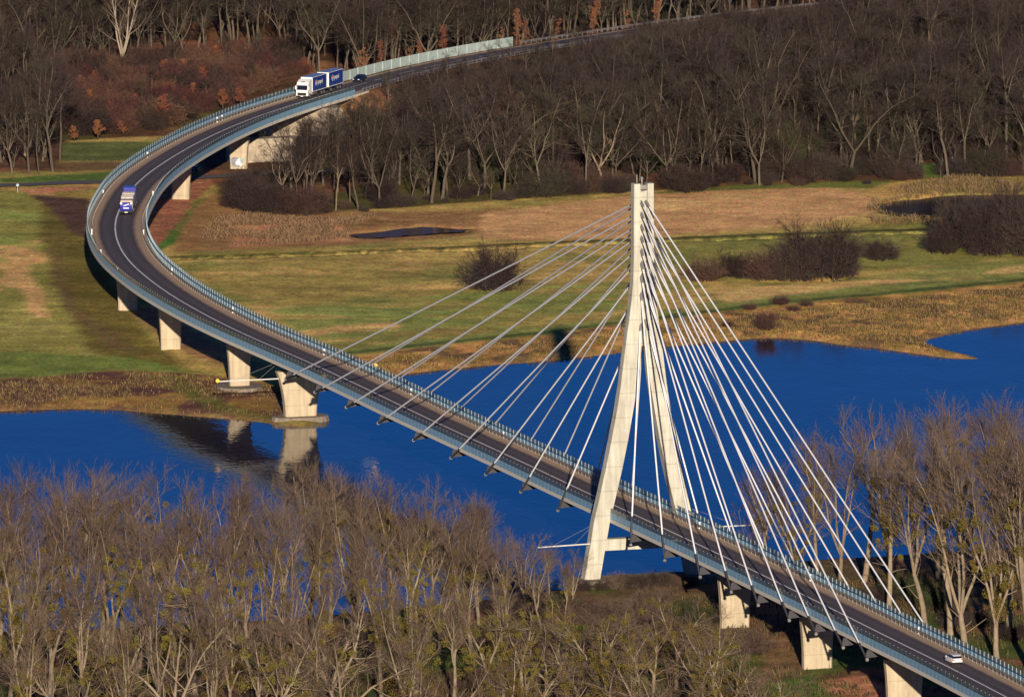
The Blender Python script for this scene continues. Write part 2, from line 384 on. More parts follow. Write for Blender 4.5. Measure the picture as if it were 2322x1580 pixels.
# orange straw field behind the pylon
blend(C(150, 114, 74), pmask([(1100, 482), (1300, 458), (1500, 428), (1800, 420), (2000, 440), (1980, 485), (1850, 505), (1480, 538), (1200, 545), (1080, 540)], 12)); blend(C(176, 130, 82), pmask([(1480, 440), (1950, 430), (1900, 490), (1500, 530)], 20) * sstep(.45, .6, med) * .8)
blend(C(82, 84, 40), pmask([(1300, 455), (1700, 412), (2000, 405), (2060, 425), (1760, 428), (1480, 440)], 6)); blend(C(150, 118, 66), pmask([(1990, 420), (2130, 392), (2180, 420), (2120, 450), (2000, 458), (1960, 440)], 10) * .8)
blend(C(92, 92, 44), pmask([(1480, 545), (2330, 490), (2330, 585), (1650, 640), (1500, 600)], 14) * .75)
blend(C(98, 99, 50), pmask([(780, 790), (1300, 733), (1700, 672), (1940, 628), (2330, 585), (2330, 632), (1900, 672), (1600, 715), (1250, 762), (820, 800)], 8) * (.6 + .6 * (med > .45))); blend(C(150, 122, 74), pmask([(1600, 655), (1900, 640), (2330, 600), (2330, 615), (1900, 655), (1650, 690)], 10) * sstep(.45, .6, med))
blend(C(58, 68, 34), lmask([(760, 803), (1000, 778), (1300, 745), (1640, 702), (1760, 688), (2000, 667), (2322, 634)], 2.5, 4)); blend(C(44, 44, 24), lmask([(380, 584), (500, 581), (700, 574), (1000, 563), (1300, 549), (1500, 543), (1700, 534), (1900, 527), (2110, 521)], 2.6, 2, 2))
blend(C(160, 124, 76), lmask([(660, 762), (760, 745), (900, 738)], 6, 8, 8) * .8)
# rough bank strip along the far shore
bank = pmask([(745, 818), (800, 806), (1300, 750), (1640, 706), (2000, 672), (2340, 640), (2340, 740), (2100, 780), (2230, 818), (1990, 800), (1840, 778), (1700, 775), (1500, 792), (1200, 828), (900, 858)], 6)
blend(C(122, 96, 46), bank); blend(C(152, 112, 62), bank * sstep(.46, .62, fbm(GX * .3, GY * .2, 4))); blend(C(84, 64, 42), bank * sstep(.56, .68, fbm(GX * .2 + 50, GY * .15, 3)))
lb = pmask([(-300, 866), (60, 858), (260, 838), (420, 846), (640, 872), (640, 950), (300, 930), (-300, 945)], 6)
blend(C(110, 84, 44), lb); blend(C(74, 50, 42), lb * sstep(.42, .56, fbm(GX * .16 + 20, GY * .1, 3))); blend(C(78, 74, 36), pmask([(330, 850), (480, 930), (640, 962), (640, 950), (520, 918), (400, 852)], 6))
shore = np.exp(-np.abs(dist(FAR_W, GX, GY, False)) / 2.0) * (GZ < .6); blend(C(88, 68, 46), shore * farm * .9)
# woodland floor: dead leaves
fl = pmask([(-400, 400), (130, 388), (160, 320), (400, 308), (470, 400), (560, 480), (640, 490), (800, 478), (1200, 448), (1700, 418), (2140, 405), (2700, 385), (2700, -500), (-400, -500)], 8)
blend(C(68, 48, 34), fl); blend(C(92, 62, 42), fl * sstep(.5, .66, med)); blend(C(58, 58, 30), fl * sstep(.6, .7, big) * .8)
blend(C(72, 76, 40), pmask([(140, 324), (400, 322), (350, 366), (138, 366)], 4)); blend(C(84, 66, 42), pmask([(130, 368), (330, 368), (300, 385), (130, 390)], 5)); blend(C(66, 80, 36), pmask([(0, 405), (110, 398), (300, 388), (230, 412), (0, 414)], 4))
blend(C(128, 84, 52), pmask([(690, 140), (735, 140), (760, 172), (700, 190)], 8) * .8)
blend(C(66, 86, 36), pmask([(1900, 290), (2010, 285), (2020, 320), (1900, 325)], 8) * .8); blend(C(62, 84, 36), pmask([(2070, 375), (2200, 360), (2190, 400), (2080, 405)], 8) * .8)
# near land
nearm = PY > 1180
nm = nearm.astype(float); blend(C(72, 58, 38), nm); blend(C(58, 66, 30), nm * sstep(.5, .64, med)); blend(C(96, 66, 46), nm * sstep(.55, .7, fbm(GX * .12 + 33, GY * .1, 3)))
blend(C(138, 92, 68), pmask([(1850, 1545), (1960, 1530), (2010, 1560), (2000, 1640), (1900, 1640)], 8)); blend(C(62, 84, 34), pmask([(1740, 1545), (1840, 1530), (1900, 1580), (1760, 1640), (1700, 1600)], 12) * .85); blend(C(110, 76, 56), pmask([(1720, 1420), (1800, 1430), (1820, 1520), (1730, 1540)], 14) * .6)
zone = np.clip(zone, 0, .85)

ny, nx = GX.shape
vid = np.arange(ny * nx).reshape(ny, nx)
faces = np.stack([vid[:-1, :-1], vid[:-1, 1:], vid[1:, 1:], vid[1:, :-1]], -1).reshape(-1, 4)
GZ2 = GZ + fine * .25 * core * (GZ > .35)
gm = bpy.data.meshes.new('ground')
gm.vertices.add(ny * nx); gm.vertices.foreach_set('co', np.stack([GX, GY, GZ2], -1).astype(np.float32).ravel())
gm.loops.add(faces.size); gm.loops.foreach_set('vertex_index', faces.ravel().astype(np.int32))
gm.polygons.add(len(faces)); gm.polygons.foreach_set('loop_start', (np.arange(len(faces)) * 4).astype(np.int32)); gm.polygons.foreach_set('loop_total', np.full(len(faces), 4, np.int32))
gm.polygons.foreach_set('use_smooth', np.ones(len(faces), bool)); gm.update(calc_edges=True)
ca = gm.color_attributes.new('cover', 'FLOAT_COLOR', 'POINT')
ca.data.foreach_set('color', np.concatenate([zone.reshape(-1, 3), np.ones((ny * nx, 1))], 1).astype(np.float32).ravel())
def ground_mat():
    m = bpy.data.materials.new('ground_cover'); m.use_nodes = True
    n = m.node_tree.nodes; l = m.node_tree.links; b = n['Principled BSDF']; b.inputs['Roughness'].default_value = 1; b.inputs['Specular IOR Level'].default_value = .05
    at_ = n.new('ShaderNodeAttribute'); at_.attribute_name = 'cover'; tc = n.new('ShaderNodeTexCoord')
    fac = None
    for sc, lo, hi, det, xs in ((.28, .74, 1.26, 6, 1.0), (1.6, .60, 1.40, 5, 1.0), (.05, .86, 1.14, 4, 1.0), (.22, .78, 1.22, 4, .10)):
        mp = n.new('ShaderNodeMapping'); mp.inputs['Scale'].default_value = (xs, .55, 1); mp.inputs['Rotation'].default_value = (0, 0, -.12 if xs < 1 else 0); l.new(tc.outputs['Object'], mp.inputs['Vector'])
        z = n.new('ShaderNodeTexNoise'); z.inputs['Scale'].default_value = sc; z.inputs['Detail'].default_value = det; z.inputs['Roughness'].default_value = .7; l.new(mp.outputs[0], z.inputs['Vector'])
        r = n.new('ShaderNodeMapRange'); r.inputs['From Min'].default_value = .3; r.inputs['From Max'].default_value = .7; r.inputs['To Min'].default_value = lo; r.inputs['To Max'].default_value = hi
        l.new(z.outputs['Fac'], r.inputs['Value'])
        if fac is None: fac = r.outputs[0]
        else:
            q = n.new('ShaderNodeMath'); q.operation = 'MULTIPLY'; l.new(fac, q.inputs[0]); l.new(r.outputs[0], q.inputs[1]); fac = q.outputs[0]
        last = z
    vm = n.new('ShaderNodeVectorMath'); vm.operation = 'SCALE'; l.new(at_.outputs['Color'], vm.inputs[0]); l.new(fac, vm.inputs['Scale'])
    hs = n.new('ShaderNodeHueSaturation'); z2 = n.new('ShaderNodeTexNoise'); z2.inputs['Scale'].default_value = .5; z2.inputs['Detail'].default_value = 4; l.new(tc.outputs['Object'], z2.inputs['Vector'])
    r2 = n.new('ShaderNodeMapRange'); r2.inputs['From Min'].default_value = .3; r2.inputs['From Max'].default_value = .7; r2.inputs['To Min'].default_value = .475; r2.inputs['To Max'].default_value = .525
    l.new(z2.outputs['Fac'], r2.inputs['Value']); l.new(r2.outputs[0], hs.inputs['Hue']); l.new(vm.outputs[0], hs.inputs['Color'])
    l.new(hs.outputs[0], b.inputs['Base Color'])
    bp = n.new('ShaderNodeBump'); bp.inputs['Strength'].default_value = .35; bp.inputs['Distance'].default_value = .25
    z3 = n.new('ShaderNodeTexNoise'); z3.inputs['Scale'].default_value = 1.2; z3.inputs['Detail'].default_value = 6; l.new(tc.outputs['Object'], z3.inputs['Vector'])
    l.new(z3.outputs['Fac'], bp.inputs['Height']); l.new(bp.outputs[0], b.inputs['Normal'])
    return m
gm.materials.append(ground_mat())
ground = link(bpy.data.objects.new('ground', gm)); ground['kind'] = 'structure'

# ---- water
def water_mat(name, col, bumps, rough=.03, tintk=1.0):
    m = bpy.data.materials.new(name); m.use_nodes = True
    n = m.node_tree.nodes; l = m.node_tree.links; b = n['Principled BSDF']
    b.inputs['Base Color'].default_value = (*col, 1); b.inputs['Roughness'].default_value = rough; b.inputs['IOR'].default_value = 1.33; b.inputs['Specular Tint'].default_value = (.33 * tintk, .265 * tintk, .305 * tintk, 1)
    tc = n.new('ShaderNodeTexCoord'); prev = None
    for sc, ysc, st, dd in bumps:
        mp = n.new('ShaderNodeMapping'); mp.inputs['Scale'].default_value = (1, ysc, 1); l.new(tc.outputs['Object'], mp.inputs['Vector'])
        z = n.new('ShaderNodeTexNoise'); z.inputs['Scale'].default_value = sc; z.inputs['Detail'].default_value = 3; l.new(mp.outputs[0], z.inputs['Vector'])
        bp = n.new('ShaderNodeBump'); bp.inputs['Strength'].default_value = st; bp.inputs['Distance'].default_value = dd
        l.new(z.outputs['Fac'], bp.inputs['Height'])
        if prev: l.new(prev.outputs[0], bp.inputs['Normal'])
        prev = bp
    if prev: l.new(prev.outputs[0], b.inputs['Normal'])
    # wind patches: rougher and calmer areas
    mp = n.new('ShaderNodeMapping'); mp.inputs['Scale'].default_value = (.02, .009, 1); mp.inputs['Rotation'].default_value = (0, 0, .35); l.new(tc.outputs['Object'], mp.inputs['Vector'])
    z = n.new('ShaderNodeTexNoise'); z.inputs['Scale'].default_value = 1.0; z.inputs['Detail'].default_value = 5; l.new(mp.outputs[0], z.inputs['Vector'])
    r = n.new('ShaderNodeMapRange'); r.inputs['From Min'].default_value = .4; r.inputs['From Max'].default_value = .62; r.inputs['To Min'].default_value = rough * .6; r.inputs['To Max'].default_value = rough * 2.2
    l.new(z.outputs['Fac'], r.inputs['Value']); l.new(r.outputs[0], b.inputs['Roughness'])
    return m
wm = MB(); wm.face([(-4200, 700, 0), (4200, 700, 0), (4200, 3400, 0), (-4200, 3400, 0)])
river = wm.build('river_water', water_mat('river_water', (.010, .012, .036), [(.9, .5, .35, .10), (.06, .4, .5, .35)], .035)); river['kind'] = 'structure'
for P in PONDS:
    q = MB(); c = P.mean(0); zc = 1.62 if P is PONDS[0] else 1.75
    q.face([(c[0] + (x - c[0]) * 1.06, c[1] + (y - c[1]) * 1.06, zc) for x, y in P])
    o = q.build('pond_water', water_mat('pond_water', (.075, .048, .030) if zc < 1.7 else (.006, .010, .018), [(1.0, .6, .3, .06)], .2, .2 if zc < 1.7 else .6), fixn=True); o['kind'] = 'structure'

# ---- strips laid on the ground
def strip(line, w, z_up, name, m, kind='structure', per=2.0):
    ln = np.array([ground_px(x, y)[:2] for x, y in line]); c = np.concatenate([[0], np.cumsum(np.hypot(*np.diff(ln, axis=0).T))])
    s = np.arange(0, c[-1], per); p = np.stack([np.interp(s, c, ln[:, k]) for k in (0, 1)], 1)
    t = np.gradient(p, axis=0); t /= np.linalg.norm(t, axis=1)[:, None]; nn = np.stack([t[:, 1], -t[:, 0]], 1)
    k = np.linspace(-1, 1, 5)
    P = p[:, None, :] + nn[:, None, :] * (w / 2) * k[None, :, None]
    Z = ground_h(P[..., 0].ravel(), P[..., 1].ravel()).reshape(P.shape[:2]) + z_up
    q = MB()
    q.loft([[(P[i, j, 0], P[i, j, 1], Z[i, j]) for j in range(5)] for i in range(len(s))], closed=False, cap=False)
    o = q.build(name, m, smooth=True); o['kind'] = kind
    return o
strip([(-300, 428), (0, 422), (230, 414), (420, 406), (520, 400), (760, 390), (1200, 372), (1700, 352), (2000, 341), (2330, 326), (2700, 312)], 4.6, .22, 'country_lane', M['asphalt'])

# ------------------------------------------------------------------ the bridge
bridge = tag(empty('cable_stayed_bridge', on(S_PYL, .3, -11.5)), 'long curving cable-stayed road bridge with one tall A-shaped pale concrete pylon', 'bridge')
bridge_inv = bridge.matrix_world
BO = Vector(bridge.location)
def bpart(mb, name, m, parent=None, **k):
    # geometry is written in world coordinates, the part sits under the bridge
    mb.v = [(p[0] - BO.x, p[1] - BO.y, p[2] - BO.z) for p in mb.v]
    return mb.build(name, m, parent or bridge, **k)
EL, ER = -5.5, 6.1
def sweep(prof, s0, s1, step=2.0, closed=True):
    ss_ = list(np.arange(s0, s1, step)) + [s1]; rings = []
    for s in ss_:
        rings.append([on(s, e, z) for e, z in prof])
    q = MB(); q.loft(rings, closed=closed, cap=closed); return q
SN = 40.0       # near end of what is built (well outside the frame)
prof = [(EL + .1, -.10), (EL + .1, -.38), (-2.2, -.72), (-1.4, -2.2), (2.0, -2.2), (2.8, -.72), (ER - .1, -.38), (ER - .1, -.10)]
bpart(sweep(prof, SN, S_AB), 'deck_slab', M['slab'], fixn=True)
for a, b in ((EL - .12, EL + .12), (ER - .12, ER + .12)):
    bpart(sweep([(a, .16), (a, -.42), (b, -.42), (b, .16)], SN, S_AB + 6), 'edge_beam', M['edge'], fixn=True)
# road surface with an across coordinate; goes on past the abutment over the embankment
RE0, RE1 = -4.55, 5.15
def road_sheet(s0, s1, name, m, parent):
    ss_ = list(np.arange(s0, s1, 2.0)) + [s1]; es = np.linspace(RE0, RE1, 9); q = MB()
    q.loft([[on(s, e, 0.0) for e in es] for s in ss_], closed=False, cap=False)
    o = bpart(q, name, m, parent, smooth=True) if parent else q.build(name, m, smooth=True)
    uv = o.data.uv_layers.new(name='across'); n = len(es)
    lv = np.zeros(len(o.data.loops), np.int32); o.data.loops.foreach_get('vertex_index', lv)
    u = (lv % n) / (n - 1); uv.data.foreach_set('uv', np.stack([u, lv // n * .1], 1).astype(np.float32).ravel())
    return o
road_sheet(SN, S_AB, 'road_surface', M['road'], bridge)
S_END = len(path) - 3
fr = road_sheet(S_AB + .02, S_END, 'road', M['road'], None); fr['kind'] = 'structure'
def dashes(s0, s1, on_, off, w, e, dz):
    q = MB(); s = s0
    while s < s1:
        k = min(s + on_, s1); ss_ = list(np.arange(s, k, 2.0)) + [k]
        q.loft([[on(x, e - w / 2, dz), on(x, e + w / 2, dz)] for x in ss_], closed=False, cap=False); s += on_ + off
    return q
bpart(dashes(SN, S_AB, 30, .4, .30, 0, .03), 'centre_line', M['line'])
o = dashes(S_AB + .5, S_END, 8, 4, .16, 0, .03).build('centre_line', M['line']); o['kind'] = 'structure'
bpart(sweep([(EL + .13, .14), (EL + .13, -.05), (RE0, -.05), (RE0, .14)], SN, S_AB + 3), 'walkway', M['walk'], fixn=True)
bpart(sweep([(RE1, .14), (RE1, -.05), (ER - .13, -.05), (ER - .13, .14)], SN, S_AB + 3), 'walkway', M['walk'], fixn=True)

def guard(e, s0, s1, parent_bridge=True):
    q = MB(); ss_ = list(np.arange(s0, s1, 2.0))
    for zz in (.55, .70, .85):
        q.loft([[on(s, e - .05, zz - .055), on(s, e + .05, zz - .04), on(s, e + .05, zz + .04), on(s, e - .05, zz + .055)] for s in ss_])
    for s in ss_:
        p, t, n = frame(s)
        f = lambda v: (p[0] + n[0] * v[0] + t[0] * v[1], p[1] + n[1] * v[0] + t[1] * v[1], p[2] + v[2])
        q.box((e - .06, -.07, .03), (e + .06, .07, .92), xf=f)
    return q
bpart(guard(RE0 + .05, SN, S_AB), 'guard_rail', M['guard']); bpart(guard(RE1 - .05, SN, S_AB), 'guard_rail', M['guard'])
# reflector posts on the guard rails
def reflector(s, e):
    p, t, n = frame(s); q = MB()
    f = lambda v: (p[0] + n[0] * v[0] + t[0] * v[1], p[1] + n[1] * v[0] + t[1] * v[1], p[2] + v[2])
    q.box((-.10 + e, -.10, .05), (.10 + e, .10, .98), xf=f); q.box((-.12 + e, -.12, 1.02), (.12 + e, .12, 1.25), xf=f)
    q.box((-.07 + e, -.07, .98), (.07 + e, .07, 1.02), 1, xf=f)
    return bpart(q, 'reflector_post', [M['white'], M['black']])
for px, py in [(2075, 1432), (1827, 1312), (1547, 1195), (1141, 988), (932, 890), (734, 800), (535, 705), (384, 617)]:
    reflector(near_s(*at(px, py, 12.0)[:2])[0], RE1 + .1)
for px, py in [(573, 272), (490, 274), (323, 353), (229, 440), (212, 528), (236, 575), (281, 615)]:
    reflector(near_s(*at(px, py, 12.0)[:2])[0], RE0 - .1)
for px, py in [(329, 442), (315, 530)]:
    reflector(near_s(*at(px, py, 12.0)[:2])[0], RE1 + .1)

# wind screens: blue lower panels, clear panes above, posts on the road side
def screen(e, sgn, s0, s1):
    base = sweep([(e - .05, .16), (e + .05, .16), (e + .05, 1.28), (e - .05, 1.28)], s0, s1)
    q = base
    s = s0 + 1
    while s < s1:      # cover strips at the panel joints, outside face
        p, t, n = frame(s)
        f = lambda v: (p[0] + n[0] * v[0] + t[0] * v[1], p[1] + n[1] * v[0] + t[1] * v[1], p[2] + v[2])
        q.box((e - .05 - .012 if sgn < 0 else e + .05, -.02, .18), (e - .05 if sgn < 0 else e + .062, .02, 1.26), xf=f); s += 2
    w = bpart(q, 'wind_screen', M['blue'])
    g = sweep([(e - .015, 1.30), (e + .015, 1.30), (e + .015, 1.98), (e - .015, 1.98)], s0, s1); bpart(g, 'pane', M['glass'], w)
    i = -sgn
    r = sweep([(e + i * .17, 1.24), (e + i * .17, 1.36), (e + i * .25, 1.36), (e + i * .25, 1.24)], s0, s1); bpart(r, 'handrail', M['bluerail'], w, fixn=True)
    # posts: the ones that show largest are parts of their own, the remaining run is one part
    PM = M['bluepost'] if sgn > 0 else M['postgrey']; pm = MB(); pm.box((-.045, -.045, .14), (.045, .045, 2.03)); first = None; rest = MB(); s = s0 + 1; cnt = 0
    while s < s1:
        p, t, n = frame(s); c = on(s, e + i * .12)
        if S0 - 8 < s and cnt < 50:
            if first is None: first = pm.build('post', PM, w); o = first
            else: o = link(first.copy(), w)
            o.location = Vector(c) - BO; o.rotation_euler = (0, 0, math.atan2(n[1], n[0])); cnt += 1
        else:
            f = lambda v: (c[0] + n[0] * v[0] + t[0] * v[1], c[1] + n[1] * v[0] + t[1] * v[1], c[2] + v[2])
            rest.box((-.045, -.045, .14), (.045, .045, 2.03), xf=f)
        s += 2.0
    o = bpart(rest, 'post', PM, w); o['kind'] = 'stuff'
S_SCR_L = S_AB + 4; S_SCR_R = near_s(*at(800, 214, 11.5)[:2])[0] - 2
screen(EL, -1, SN, S_SCR_L); screen(ER, 1, SN, S_SCR_R)

# pylon
def PL(e, d, z):     # across, along (towards the near end), height
    p, t, n = frame(S_PYL); e = e + .3
    return (p[0] + n[0] * e - t[0] * d, p[1] + n[1] * e - t[1] * d, z)
ZS = [67.2, 60, 55, 51, 48, 46, 44, 42, 40, 37, 34, 30, 25, 20, 15, 11.5, 7.9, 2.9, -.5]
A_ = np.interp(ZS, [-.5, 2.9, 7.9, 11.5, 17.8, 23, 32, 37, 40, 42, 44, 46, 48, 51, 55, 67.2], [10.7, 10.1, 9.2, 8.6, 7.1, 5.95, 4.2, 3.6, 3.2, 2.95, 2.65, 2.38, 2.12, 1.88, 1.76, 1.72])
B_ = np.interp(ZS, [-.5, 2.9, 7.9, 11.5, 17.8, 23, 32, 36, 39, 41, 46, 55, 67.2], [8.0, 7.4, 6.5, 5.85, 4.25, 3.05, 1.42, .8, .45, .42, .42, .52, .64])
DP = np.interp(ZS, [0, 67], [1.05, .85])
pw = MB(); pw.loft([[PL(-.7, .38, z), PL(.7, .38, z), PL(.7, -.38, z), PL(-.7, -.38, z)] for z in (66.0, 60, 50, 40.2)])
pylon = bpart(pw, 'pylon', M['concrete'], fixn=True)
for sg in (-1, 1):
    q = MB(); rings = []
    for z, a, b, d in zip(ZS, A_, B_, DP):
        c = .07
        rings.append([PL(sg * x, y, z) for x, y in ((b, d), (a - c, d), (a, d - c), (a, -d + c), (a - c, -d), (b, -d))])
    q.loft(rings); bpart(q, 'leg', M['concrete'], pylon, fixn=True)
q = MB(); q.loft([[PL(e, .75, 8.25), PL(e, .75, 6.35), PL(e, -.75, 6.35), PL(e, -.75, 8.25)] for e in (-7.0, 7.0)]); bpart(q, 'crossbeam', M['concrete'], pylon, fixn=True)
q = MB(); q.loft([[PL(e, .3, 66.9), PL(e, .3, 66.2), PL(e, -.3, 66.2), PL(e, -.3, 66.9)] for e in (-.62, .62)]); bpart(q, 'top_beam', M['slab'], pylon, fixn=True)
q = MB(); q.tube([PL(-.9, -.2, 67.2), PL(-.9, -.2, 68.6)], .05); bpart(q, 'lightning_rod', M['rail'], pylon)
q = MB(); q.tube([PL(-.1, 0, 66.9), PL(-.1, 0, 67.9)], .07); q.tube([PL(-.1, 0, 67.9), PL(-.1, 0, 68.15), PL(-.1, 0, 68.3)], [.2, .26, .05], 8); bpart(q, 'warning_lamp', M['rail'], pylon)
q = MB()
q.tube([PL(-1.6, .75, 67.35), PL(-.3, .2, 67.35), PL(.9, .75, 67.2)], .035); q.tube([PL(-.6, .9, 65.9), PL(.6, .9, 66.3)], .03); bpart(q, 'top_railing', M['dark'], pylon)

# stay cables
LEFT = [25, 45.7, 65.7, 85.5, 107, 128, 148, 167.5, 185.5]; RIGHT = [13.6, 31.3, 49.7, 66, 80, 96, 110, 124, 136]
ZT = [44.6, 49.4, 52.1, 54.2, 56.3, 58.4, 60.3, 62.3, 64.2]
def cable(s, e_deck, e_top, d_top, zt):
    a = Vector(on(s, e_deck, -1.75)); b = Vector(PL(e_top, d_top, zt)); u = (b - a).normalized(); L = (b - a).length
    q = MB(); q.tube([a + u * 4.2, b - u * 1.2], .14, 8, cap=False); c = bpart(q, 'stay_cable', M['cable'], smooth=True)
    q = MB(); q.tube([a - u * .5, a + u * 4.3], .19, 8, cap=False); bpart(q, 'anchor_pipe', M['dark'], c, smooth=True)
    q = MB(); q.tube([a - u * .7, a - u * .45], [.27, .27], 8); bpart(q, 'anchor_cap', M['rail'], c)
    q = MB(); q.tube([b - u * 2.0, b - u * .9, b], [.17, .27, .27], 8, cap=False); bpart(q, 'socket', M['socket'], c, smooth=True)
    # bracket plate from the box girder out to the anchor
    p, t, n = frame(s); sg = 1 if e_deck > 0 else -1
    f = lambda v: (p[0] + n[0] * v[0] + t[0] * v[1], p[1] + n[1] * v[0] + t[1] * v[1], p[2] + v[2])
    q = MB(); w = .12; ce = 2.9 if sg > 0 else -2.3
    pr = [(ce, -.70), (e_deck - sg * .15, -.56), (e_deck + sg * .1, -1.5), (e_deck, -1.85), (ce, -1.5)]
    q.loft([[f((x, y, z)) for x, z in pr] for y in (-w, w)]); bpart(q, 'anchor_bracket', M['dark'], fixn=True)
for dist_, zt in zip(LEFT, ZT):
    for sg in (-1, 1): cable(S_PYL + dist_, -6.05 if sg < 0 else 6.65, sg * .42, -.45, zt)
for dist_, zt in zip(RIGHT, ZT):
    for sg in (-1, 1): cable(S_PYL - dist_, -6.05 if sg < 0 else 6.65, sg * .42, .45, zt)

# piers
def pier(s, wb, wt, d=.75, e0=.3, plinth=None, zp=.5):
    p, t, n = frame(s)
    f = lambda e, y, z: (p[0] + n[0] * (e + e0) + t[0] * y, p[1] + n[1] * (e + e0) + t[1] * y, z)
    zb = gz(p[0], p[1]) - .8; zt = p[2] - 2.28; c = .25
    q = MB(); rings = []
    for k in np.linspace(0, 1, 9):
        w = wb + (wt - wb) * k ** 2.4; z = zb + (zt - zb) * k
        rings.append([f(x, y, z) for x, y in ((-w, -d + c), (-w + c, -d), (w - c, -d), (w, -d + c), (w, d - c), (w - c, d), (-w + c, d), (-w, d - c))])
    q.loft(rings); o = bpart(q, 'pier', M['pier'], fixn=True)
    if plinth:
        a, b = plinth; q = MB()
        ring = [(a * math.cos(k) * (1 if abs(math.cos(k)) > .3 else 1), b * math.sin(k)) for k in np.linspace(0, 2 * math.pi, 21)[:-1]]
        q.loft([[f(x * g, y * g, z) for x, y in ring] for g, z in ((1.12, -1.2), (1.0, zp))]); bpart(q, 'plinth', M['footing'], o, fixn=True)
    return o
sp = lambda x, y: near_s(x, y)[0]
pier(sp(-38.6, 2328.7), 2.9, 4.5, .95, plinth=(5.2, 3.0), zp=1.0)
pier(sp(-50.6, 2363.6), 1.85, 2.4, plinth=(4.2, 5.0), zp=1.5)
for xy in ((-63.8, 2414.5), (-72.9, 2465.8)): pier(sp(*xy), 1.85, 2.35)
for xy in ((-77.3, 2520.0), (-75.1, 2572.0)): pier(sp(*xy), 1.85, 2.35)
pier(sp(-68.8, 2624.8), 1.75, 2.3); gp = pier(sp(-58.2, 2672.1), 1.75, 2.3)
p_, t_, n_ = frame(sp(-58.2, 2672.1)); zb_ = gz(p_[0], p_[1]); f_ = lambda e, z, o: (p_[0] + n_[0] * (e + .3) - t_[0] * (.75 + o), p_[1] + n_[1] * (e + .3) - t_[1] * (.75 + o), z)
q = MB()
for k_, (e0_, e1_, z0_, z1_) in enumerate([(-1.35, -.1, .75, 2.5), (-.2, .9, .5, 2.2), (.5, 1.3, 1.2, 2.4), (-1.0, .4, .4, .9), (-.4, .5, .9, 1.8)]):
    oo = .004 + .004 * k_; q.face([f_(e0_, zb_ + z0_, oo), f_(e1_, zb_ + z0_ + .1, oo), f_(e1_ + .15, zb_ + z1_ - .15, oo), f_((e0_ + e1_) / 2, zb_ + z1_, oo), f_(e0_ - .05, zb_ + z1_ - .3, oo)], k_ % 3)
bpart(q, 'graffiti', [mat('grey_spray', (.20, .20, .23), .7, .5, 1.5), mat('white_spray', (.66, .66, .66), .7, .3, 1.5), mat('blue_grey_spray', (.30, .36, .36), .7, .4, 1.5)], gp)
spx = lambda x, y, z: sp(*at(x, y, z)[:2])
for s_, wb_ in ((spx(1840, 1517, .5), 2.35), (spx(2043, 1618, .5), 2.7), (spx(1648, 1424, .5), 2.35)): pier(s_, wb_, wb_ + .55, .8)
print('pier e', near_s(*at(1840, 1517, .5)[:2]), near_s(*at(2043, 1618, .5)[:2]))
# pylon footing
q = MB(); q.loft([[PL(e, 3.6, 1.7), PL(e, 3.6, -1.5), PL(e, -2.6, -1.5), PL(e, -2.6, 1.7)] for e in (-12.5, 13.5)]); bpart(q, 'footing', M['footing'], fixn=True)
# far abutment: two stepped walls of pale slope paving under the deck end
def wall_px(xa, xb, yb, z0, z1, depth, name, m):
    A, B = at(xa, yb, z0), at(xb, yb - 6, z0); q = MB(); nv = np.array([-(B - A)[1], (B - A)[0], 0]); nv = nv / np.linalg.norm(nv) * depth
    tp = nv * .55; q.loft([[A, B, B + nv, A + nv], [A + tp + [0, 0, z1 - z0], B + tp + [0, 0, z1 - z0], B + nv * 1.2 + [0, 0, z1 - z0], A + nv * 1.2 + [0, 0, z1 - z0]]])
    return bpart(q, name, m, fixn=True)
wall_px(530, 680, 374, 2.2, 7.0, 5.0, 'abutment', M['slope']); wall_px(620, 790, 312, 5.5, 10.6, 9.0, 'abutment', M['slope'])

# signal booms with yellow lanterns
def boom(a, b, up, lamp=True):
    a, b = Vector(a), Vector(b); q = MB(); q.tube([a, b], .11, 6); o = bpart(q, 'signal_boom', M['boom'])
    q = MB()
    for k in (.35, .75): q.tube([a + Vector((0, 0, 3.2)), a.lerp(b, k)], .025, 4)
    bpart(q, 'guy_wire', M['rail'], o)
    if not lamp: return
    q = MB(); c = b + Vector((0, 0, up)); q.tube([c + Vector((0, -.12, 0)), c + Vector((0, .12, 0))], .34, 12); q.tube([b, c], .05, 5); bpart(q, 'lantern', M['yellow'], o)
sp1 = sp(-38.6, 2328.7)
boom(on(sp1, -3.4, -3.6), on(sp1, -15.2, -3.6), .15); boom(on(sp1, 4.5, -3.6), on(sp1, 14.6, -3.0), 1.0)
boom(PL(-8.6, .5, 7.6), PL(-18.3, .5, 7.4), .0, False); boom(PL(8.6, .5, 9.4), PL(19.8, .5, 9.4), .5)

# pale noise wall along the far side of the road beyond the bridge, guard rails and posts there
S_WEND = s_px(1163, EL - .9, S_AB)
q = sweep([(EL - 1.0, -.4), (EL - .84, -.4), (EL - .84, 1.8), (EL - 1.0, 1.8)], S_SCR_L + .3, S_WEND)
s = S_SCR_L + 2
while s < S_WEND:
    p, t, n = frame(s); f = lambda v: (p[0] + n[0] * v[0] + t[0] * v[1], p[1] + n[1] * v[0] + t[1] * v[1], p[2] + v[2])
    q.box((EL - .84, -.06, -.3), (EL - .72, .06, 1.84), xf=f); s += 4
tag(q.build('noise_wall', M['wallpale'], fixn=True), 'pale blue grey noise wall lining the road past the bridge end', 'wall')
tag(guard(RE0 - .4, S_WEND + 1, S_END - 2).build('guard_rail', M['socket']), 'steel guard rail along the far road edge beyond the pale noise wall', 'guard rail', 'guard rails of the road through the wood')
tag(guard(RE1 + .4, S_SCR_R + 6, S_END - 2).build('guard_rail', M['socket']), 'steel guard rail on the near road edge half hidden by the treetops', 'guard rail', 'guard rails of the road through the wood')

